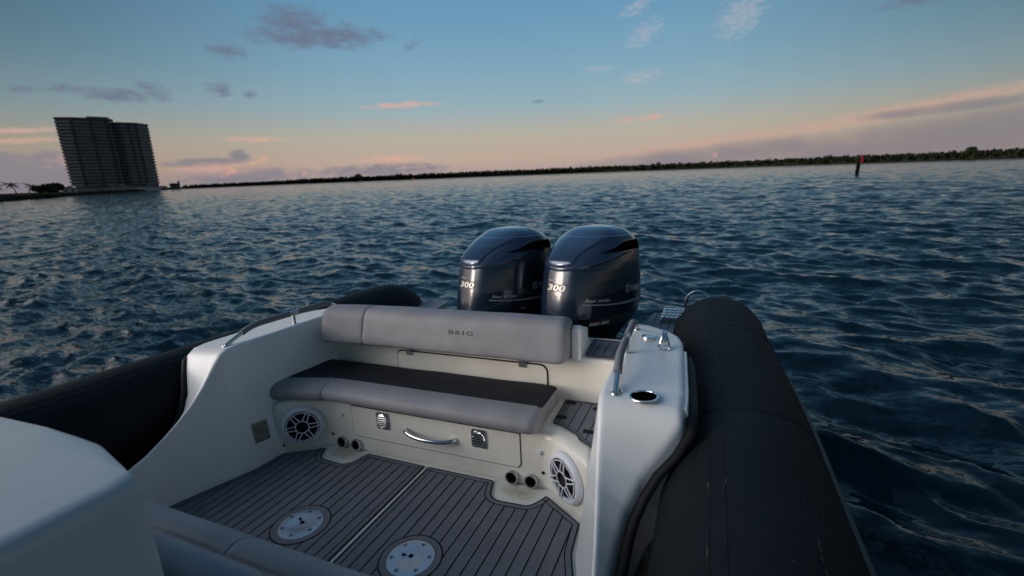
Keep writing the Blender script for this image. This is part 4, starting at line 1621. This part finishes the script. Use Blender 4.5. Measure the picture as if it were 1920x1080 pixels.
def build_tube(sg):
    ys = list(np.arange(-2.6, 3.75, 0.11)) + [3.75 + 0.60 * math.sin(k * PI / 2 / 18) for k in range(0, 19)]
    secs = []
    n = 56
    for y in ys:
        r = max(tube_r(y), 0.004)
        secs.append([Vector((sg * tube_x(y) + r * math.cos(2 * PI * j / n), y, TZ + r * math.sin(2 * PI * j / n))) for j in range(n)])
    o = P(B().loft(secs), 'inflatable_tube', M['tube'])
    # glued seam tapes: two along the tube, rings across it
    t = B()

    def ribbon(fn, w, seg, th=0.0022):
        secs = []
        for k in range(seg + 1):
            secs.append([fn(k / seg, s) for s in np.linspace(-w / 2, w / 2, 5)])
        rows = []
        for sec in secs:
            rows.append(sec)
        t.loft(rows, closed=False, caps=False)

    def on_tube(y, ang, d):
        r = tube_r(y) + d
        return Vector((sg * (tube_x(y) + r * math.cos(ang)), y, TZ + r * math.sin(ang)))
    for ang0 in (math.radians(112), math.radians(62), math.radians(33)):
        for e in (-1, 1):
            ribbon(lambda q, s, a=ang0 + e * 0.075: on_tube(-2.4 + q * 6.45, a + s / TR, 0.0016 - 0.0018 * (abs(s) / 0.0025) ** 4), 0.005, 90)
    # dried salt and scuffs caught along the seams
    dr = random.Random(17 if sg > 0 else 18)
    sd = B()
    for k in range(230):
        a0 = dr.choice((math.radians(112), math.radians(62), math.radians(62), math.radians(33))) + dr.choice((-0.075, 0.075)) + dr.gauss(0, 0.012)
        if k % 5 == 0:
            a0 = math.radians(dr.uniform(25, 130))
        y0 = dr.uniform(-0.5, 4.0)
        L = dr.uniform(0.006, 0.05) if k % 5 else dr.uniform(0.004, 0.012)
        w = dr.uniform(0.0012, 0.0035) / TR
        sd.raw([on_tube(y0, a0 - w / 2, 0.0030), on_tube(y0, a0 + w / 2, 0.0030), on_tube(y0 + L, a0 + w / 2 + dr.gauss(0, 0.004), 0.0030), on_tube(y0 + L, a0 - w / 2, 0.0030)], [(0, 1, 2, 3)])
    so = sd.build('salt_scuff', M['salt'], o, smooth=False, recalc=False)
    so['kind'] = 'stuff'
    for yb, bow in ((2.12, 0.16), (0.75, 0.15), (3.25, 0.10)):
        ribbon(lambda q, s, yb=yb, bow=bow: on_tube(yb + s - bow * math.sin(PI * (q * 0.9)) * 0.8, math.radians(20 + 140 * q), 0.0022 - 0.0024 * (abs(s) / 0.0035) ** 4), 0.007, 40)
    t.build('seam_tape', M['seam'], o, angle=80)
    st = B()
    secs = []
    for y in np.arange(-2.5, 2.95, 0.12):
        f = [( -0.20, 0.001), (-0.16, 0.016), (0.0, 0.024), (0.16, 0.016), (0.20, 0.001)]
        secs.append([Vector((sg * (tube_x(y) + (tube_r(y) + d) * math.cos(a + 0.12)), y, TZ + (tube_r(y) + d) * math.sin(a + 0.12))) for a, d in f])
    st.loft(secs, closed=False, caps=False)
    st.build('rub_strake', M['strake'], o)


build_tube(1)
build_tube(-1)


# --- helm seat pod close to the camera
def build_helm():
    root = empty('helm_seat', None, parent=boat)
    # moulded white shell: sloping top with a soft ridge on its right edge
    secs = []
    for y, dz in ((-0.75, 0.02), (-0.3, 0.015), (0.1, 0.005), (0.35, 0.0), (0.50, 0.0), (0.545, 0.0), (0.552, 0.0), (0.580, 0.0), (0.600, -0.001), (0.606, -0.006), (0.609, -0.02)):
        xr = float(np.interp(y, [-1, 0.50, 0.545, 0.609], [0.336, 0.336, 0.328, 0.06]))
        z1 = 1.0 + dz
        secs.append([Vector(v) for v in ((-0.85, y, 0.05), (-0.85, y, z1 - 0.05), (-0.78, y, z1 - 0.01), (-0.2, y, z1 + 0.012), (xr - 0.12, y, z1 + 0.008), (xr - 0.04, y, z1 + 0.004),
                                         (xr - 0.020, y, z1 + 0.0005), (xr - 0.007, y, z1 - 0.008), (xr, y, z1 - 0.022), (xr + 0.004, y, z1 - 0.045), (xr + 0.03, y - 0.005, 0.8), (xr + 0.07, y - 0.02, 0.05))])
    b = B().loft(secs)
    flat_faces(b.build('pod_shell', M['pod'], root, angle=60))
    # aft-facing seat: cushion with a front roll, and a rounded back pad
    def sprof(x):
        prof = [(0.52, 0.37), (0.80, 0.37), (0.915, 0.375), (0.955, 0.41), (0.945, 0.465), (0.89, 0.500), (0.845, 0.495), (0.82, 0.478), (0.74, 0.478), (0.62, 0.476), (0.54, 0.46)]
        sp = 0.006 * math.exp(-((x - 0.10) / 0.007) ** 2)
        d = dense(prof, 5)
        return [Vector((x, p.y, p.z - (sp if p.z > 0.45 else 0) + lumpy(Vector((x, p.y, p.z)), 0.002, 6, 2))) for p in d]
    xs = sorted(set(list(np.arange(-0.75, 0.86, 0.03)) + [0.09, 0.095, 0.10, 0.105, 0.11]))
    cushion('seat_cushion', xs, sprof, [M['grey_vinyl'], M['dark_vinyl']], lambda i, j, c: 1 if (c.z > 0.455 and 0.56 < c.y < 0.815) else 0, parent=root, endr=0.05)

    def bprof(x):
        prof = [(0.565, 0.47), (0.68, 0.47), (0.715, 0.52), (0.705, 0.62), (0.675, 0.69), (0.63, 0.715), (0.58, 0.69), (0.56, 0.58)]
        return [Vector((x, p.y, p.z)) for p in dense(prof, 5)]
    cushion('back_pad', list(np.arange(-0.6, 0.47, 0.03)), bprof, [M['grey_vinyl']], parent=root, endr=0.08)
    B().box(-0.7, 0.80, 0.45, 0.86, 0.02, 0.365).build('seat_base', M['gel'], root, bevel=0.03)


build_helm()


# ------------------------------------------------------------------ outboards
def cowl_shape():
    """(z, half width, front y, rear y, front taper) up the engine"""
    return [(0.30, 0.15, -0.20, 0.17, 0.1), (0.42, 0.17, -0.25, 0.22, 0.1), (0.50, 0.21, -0.31, 0.30, 0.15), (0.57, 0.265, -0.385, 0.385, 0.2), (0.63, 0.302, -0.452, 0.425, 0.24), (0.675, 0.312, -0.470, 0.436, 0.25)], \
           [(0.680, 0.314, -0.472, 0.436, 0.25), (0.74, 0.318, -0.463, 0.44, 0.25), (0.85, 0.320, -0.444, 0.44, 0.25), (0.95, 0.318, -0.424, 0.438, 0.25), (1.02, 0.314, -0.408, 0.436, 0.25), (1.06, 0.310, -0.394, 0.434, 0.25),
            (1.10, 0.303, -0.375, 0.430, 0.24), (1.14, 0.294, -0.330, 0.424, 0.22), (1.18, 0.279, -0.275, 0.412, 0.2), (1.22, 0.255, -0.205, 0.388, 0.15), (1.25, 0.228, -0.145, 0.355, 0.1), (1.275, 0.192, -0.085, 0.310, 0.05),
            (1.292, 0.150, -0.030, 0.255, 0.0), (1.302, 0.095, 0.03, 0.195, 0.0), (1.306, 0.03, 0.095, 0.13, 0.0)]


def section(z, hw, yf, yr, tp, n=72, ex=2.9):
    c = (yf + yr) / 2
    hl = (yr - yf) / 2
    pts = []
    for j in range(n):
        t = 2 * PI * j / n
        cc, ss = math.cos(t), math.sin(t)
        v = hl * math.copysign(abs(ss) ** (2 / ex), ss)
        u = hw * math.copysign(abs(cc) ** (2 / ex), cc)
        u *= (1 - tp * (v / hl) ** 2) if v < 0 else (1 - 0.08 * (v / hl) ** 2)
        pts.append(Vector((u, c + v, z)))
    return pts


def resample(keys, zs):
    zz = [k[0] for k in keys]
    return [tuple([z] + [float(np.interp(z, zz, [k[i] for k in keys])) for i in range(1, 5)]) for z in zs]


def hood_edge(p):
    """height of the hood's lower lip at this place round the cowl"""
    v = (p.y + 0.44) / 0.88
    return 1.050 - 0.020 * math.exp(-(p.x / 0.12) ** 2) * (1 - smoothstep(0.1, 0.4, v)) + 0.075 * smoothstep(0.03, 0.6, v)


def make_outboard():
    root = empty('outboard_motor')
    low, up = cowl_shape()
    P2 = lambda b, name, m, **kw: b.build(name, m, root, **kw)
    P2(B().loft([section(*k) for k in resample(low, list(np.linspace(0.30, 0.675, 16)))]), 'lower_cowl', M['cowl_low'])
    zs = [0.680, 0.685] + list(np.arange(0.70, 1.24, 0.0075)) + list(np.linspace(1.24, 1.3055, 26))
    secs = [section(*k, n=200) for k in resample(up, zs)]
    # step the hood out over the body, and raise the central panel of the hood
    for i, s in enumerate(secs):
        c = sum(s, Vector()) / len(s)
        for p in s:
            e = hood_edge(p)
            lift = 0.008 * smoothstep(e - 0.004, e + 0.004, p.z) * (1 - smoothstep(-0.1, 0.15, p.y))
            wpan = 0.105 + 0.16 * smoothstep(-0.44, 0.10, p.y)
            pan = 0.015 * (1 - smoothstep(wpan - 0.008, wpan + 0.008, abs(p.x))) * smoothstep(e + 0.01, e + 0.05, p.z) * (1 - smoothstep(0.12, 0.3, p.y))
            d = Vector((p.x - c.x, p.y - c.y, 0))
            if d.length > 1e-4:
                d.normalize()
            k = smoothstep(1.15, 1.28, p.z)
            p += d * (lift + pan) * (1 - k) + Vector((0, 0, 1)) * (lift * 0.6 + pan) * k
    b = B().loft(secs)
    n = 200
    f = 0
    for i in range(len(secs) - 1):
        for j in range(n):
            p = (secs[i][j] + secs[i][(j + 1) % n] + secs[i + 1][j] + secs[i + 1][(j + 1) % n]) / 4
            v = (p.y + 0.44) / 0.88
            if p.z > hood_edge(p) - 0.001 and p.y < 0.12:
                b.mi[f] = 1
            f += 1
    cowl = P2(b, 'upper_cowl', [M['cowl'], M['cowl_top']], angle=70)
    tree = BVHTree.FromPolygons([v.co[:] for v in cowl.data.vertices], [tuple(p.vertices) for p in cowl.data.polygons])
    treel = None
    lc = [o for o in kids(root) if o.name.startswith('lower_cowl')][0]
    treel = BVHTree.FromPolygons([v.co[:] for v in lc.data.vertices], [tuple(p.vertices) for p in lc.data.polygons])

    def cast(o, d, off, tr=None):
        h = (tr or tree).ray_cast(Vector(o), Vector(d))
        if h[0] is None:
            return None
        nn = h[1]
        if nn.dot(Vector(d)) > 0:
            nn = -nn
        return h[0] + nn * off

    def flank(y, z, off=0.0015, sg=1, tr=None):
        p = cast((sg * 1.0, y, z), (-sg, 0, 0), off, tr)
        return p if p is not None else Vector((sg * 0.3, y, z))

    def front(x, z, off=0.0015):
        # the badge wraps the front: aim from ahead and a little to the right
        p = cast((x, -1.0, z), (0, 1, 0), off)
        return p if p is not None else Vector((x, -0.4, z))

    def grid_patch(fn, us, vs_fn):
        """conform a patch: for each u a strip between two v curves"""
        bb = B()
        rows = []
        for u in us:
            v0, v1 = vs_fn(u)
            rows.append([fn(u, v0 + (v1 - v0) * k / 4) for k in range(5)])
        bb.loft(rows, closed=False, caps=False)
        return bb

    # air intakes either side at the rear: black patches, recess shade put into the colour
    for sg in (1, -1):
        def lim(y):
            k = (y + 0.215) / 0.61
            top = 1.150 + 0.064 * smoothstep(0, 0.55, k) - 0.014 * k
            bot = 1.148 - 0.018 * k
            return bot, bot + max(0.002, (top - bot))
        grid_patch(lambda u, v: flank(u, v, 0.003, sg), np.linspace(-0.215, 0.395, 40), lim).build('air_intake', M['void'], root, recalc=False)
        grid_patch(lambda u, v: flank(u, v, 0.0048, sg), np.linspace(-0.20, 0.40, 40), lambda y: (1.1385 - 0.03 * (y + 0.2), 1.1455 - 0.03 * (y + 0.2))).build('intake_lip', M['cowl'], root, recalc=False)
        # silver swoosh line low on the flank
        def stripe(y):
            k = (y + 0.40) / 0.82
            z = 0.792 - 0.052 * k - 0.012 * math.sin(PI * k)
            w = 0.004 + 0.009 * smoothstep(0, 1, k)
            return z - w, z + w
        grid_patch(lambda u, v: flank(u, v, 0.0018, sg), np.linspace(-0.38, 0.42, 40), stripe).build('silver_stripe', M['decal_dim'], root, recalc=False)
        # warning labels
        for q in range(2):
            y0 = -0.335 + q * 0.082
            grid_patch(lambda u, v: flank(u, v, 0.002, sg, treel), np.linspace(y0, y0 + 0.072, 6), lambda y: (0.625, 0.648)).build('warning_label', M['label_white'], root, recalc=False)
            grid_patch(lambda u, v: flank(u, v, 0.002, sg, treel), np.linspace(y0, y0 + 0.072, 6), lambda y: (0.6485, 0.656)).build('warning_label_head', M['label_red'], root, recalc=False)

        def put_text(s, y0, z0, size, sx, mat_, name, shear=0.0, bold=0.0, slope=0.0, space=1.0):
            vs, fs = text_mesh(s, size, shear, bold, space)
            pts = [flank((y0 + v.x * sx) if sg > 0 else (y0 + wide - v.x * sx), z0 + v.y + slope * v.x * sx, 0.0022, sg) for v in vs for wide in (max(q.x for q in vs) * sx,)]
            B().raw(pts, fs).build(name, mat_, root, smooth=False, recalc=False)
        put_text('four stroke', -0.362, 0.806, 0.036, 1.05, M['decal'], 'flank_lettering', 0.35, 0.0002, -0.075, 1.02)
        put_text('YAMAHA', 0.062, 0.828, 0.066, 0.95, M['decal_mid'], 'brand_lettering', 0.0, 0.0012, -0.07)
        # round emblem with three crossed tuning forks
        em = B()
        cy, cz, R = 0.022, 0.855, 0.031
        for (r0, r1) in ((R - 0.0045, R), (R - 0.0105, R - 0.0085)):
            rows = [[flank(cy + rr * math.cos(a), cz + rr * math.sin(a), 0.0022, sg) for rr in (r0, r1)] for a in (2 * PI * k / 36 for k in range(37))]
            em.loft(rows, closed=False, caps=False)
        for k in range(3):
            a = PI / 2 + k * 2 * PI / 3
            for off in (-0.0036, 0.0036):
                for (r0, r1, w) in ((0.004, R - 0.011, 0.0016),):
                    d = (math.cos(a), math.sin(a))
                    s_ = (-d[1], d[0])
                    q = [(r0, off - w), (r1, off - w), (r1, off + w), (r0, off + w)]
                    em.raw([flank(cy + r * d[0] + o * s_[0], cz + r * d[1] + o * s_[1], 0.0024, sg) for r, o in q], [(0, 1, 2, 3)])
        em.build('round_emblem', M['decal_mid'], root, smooth=False, recalc=False)
    # "300" across the front
    vs, fs = text_mesh('300', 0.072, 0.18, 0.0035, 1.0)
    w = max(v.x for v in vs)
    for bold, mm, nm, off in ((0.0085, M['decal_edge'], 'number_outline', 0.0018), (0.0025, M['decal'], 'number_badge', 0.0032)):
        vs, fs = text_mesh('300', 0.072, 0.18, bold, 1.06)
        pts = [front(-0.082 + v.x * 0.160 / w, 0.884 + v.y * 0.85, off) for v in vs]
        B().raw(pts, fs).build(nm, mm, root, smooth=False, recalc=False)
    t = B()
    for k in range(5):
        x0 = -0.078 + k * 0.0125
        t.raw([front(x0, 0.951, 0.002), front(x0 + 0.0095, 0.951, 0.002), front(x0 + 0.0115, 0.960, 0.002), front(x0 + 0.002, 0.960, 0.002)], [(0, 1, 2, 3)])
    t.build('small_badge', M['decal_dim'], root, smooth=False, recalc=False)
    # mounting bracket, swivel and leg
    b = B().box(-0.16, 0.16, -0.46, -0.20, 0.10, 0.52)
    P2(b, 'mount_bracket', M['cowl_low'], bevel=0.03, segs=3)
    b = B().loft([section(z, hw, yf, yr, 0.1, 32, 2.4) for z, hw, yf, yr in ((-0.75, 0.06, -0.12, 0.2), (-0.4, 0.07, -0.14, 0.2), (-0.1, 0.1, -0.18, 0.2), (0.15, 0.13, -0.2, 0.19), (0.32, 0.15, -0.2, 0.18))])
    P2(b, 'leg', M['cowl_low'])
    g = B()
    for s in (-1, 1):
        g.sweep(bez([(s * 0.08, -0.40, 0.50), (s * 0.11, -0.47, 0.60), (s * 0.17, -0.50, 0.56), (s * 0.22, -0.52, 0.42)], 6), 0.016, 10)
    P2(g, 'rigging_hose', M['black'])
    b = B()
    for s in (-1, 1):
        b.lathe([(0.0, 0.02), (0.012, 0.018), (0.014, 0.0)], 12, mx=frame((s * 0.055 + 0.03, -0.462, 0.47), (0, -1, 0.2)))
    P2(b, 'bracket_bolt', M['chrome'])
    return root


ob = make_outboard()
YAW = math.radians(-22)
ob.matrix_world = BOAT @ Matrix.Translation((0.66, 3.60, 0.0)) @ Matrix.Rotation(YAW, 4, 'Z')
tag(ob, 'right hand outboard motor, its navy cowl showing the full flank', 'outboard motor', 'pair of outboard motors on the transom')
ob2 = copy_tree(ob)
ob2.matrix_world = BOAT @ Matrix.Translation((-0.08, 3.60, 0.0)) @ Matrix.Rotation(YAW, 4, 'Z')
tag(ob2, 'left hand outboard motor, its flank partly hidden by the other motor', 'outboard motor')
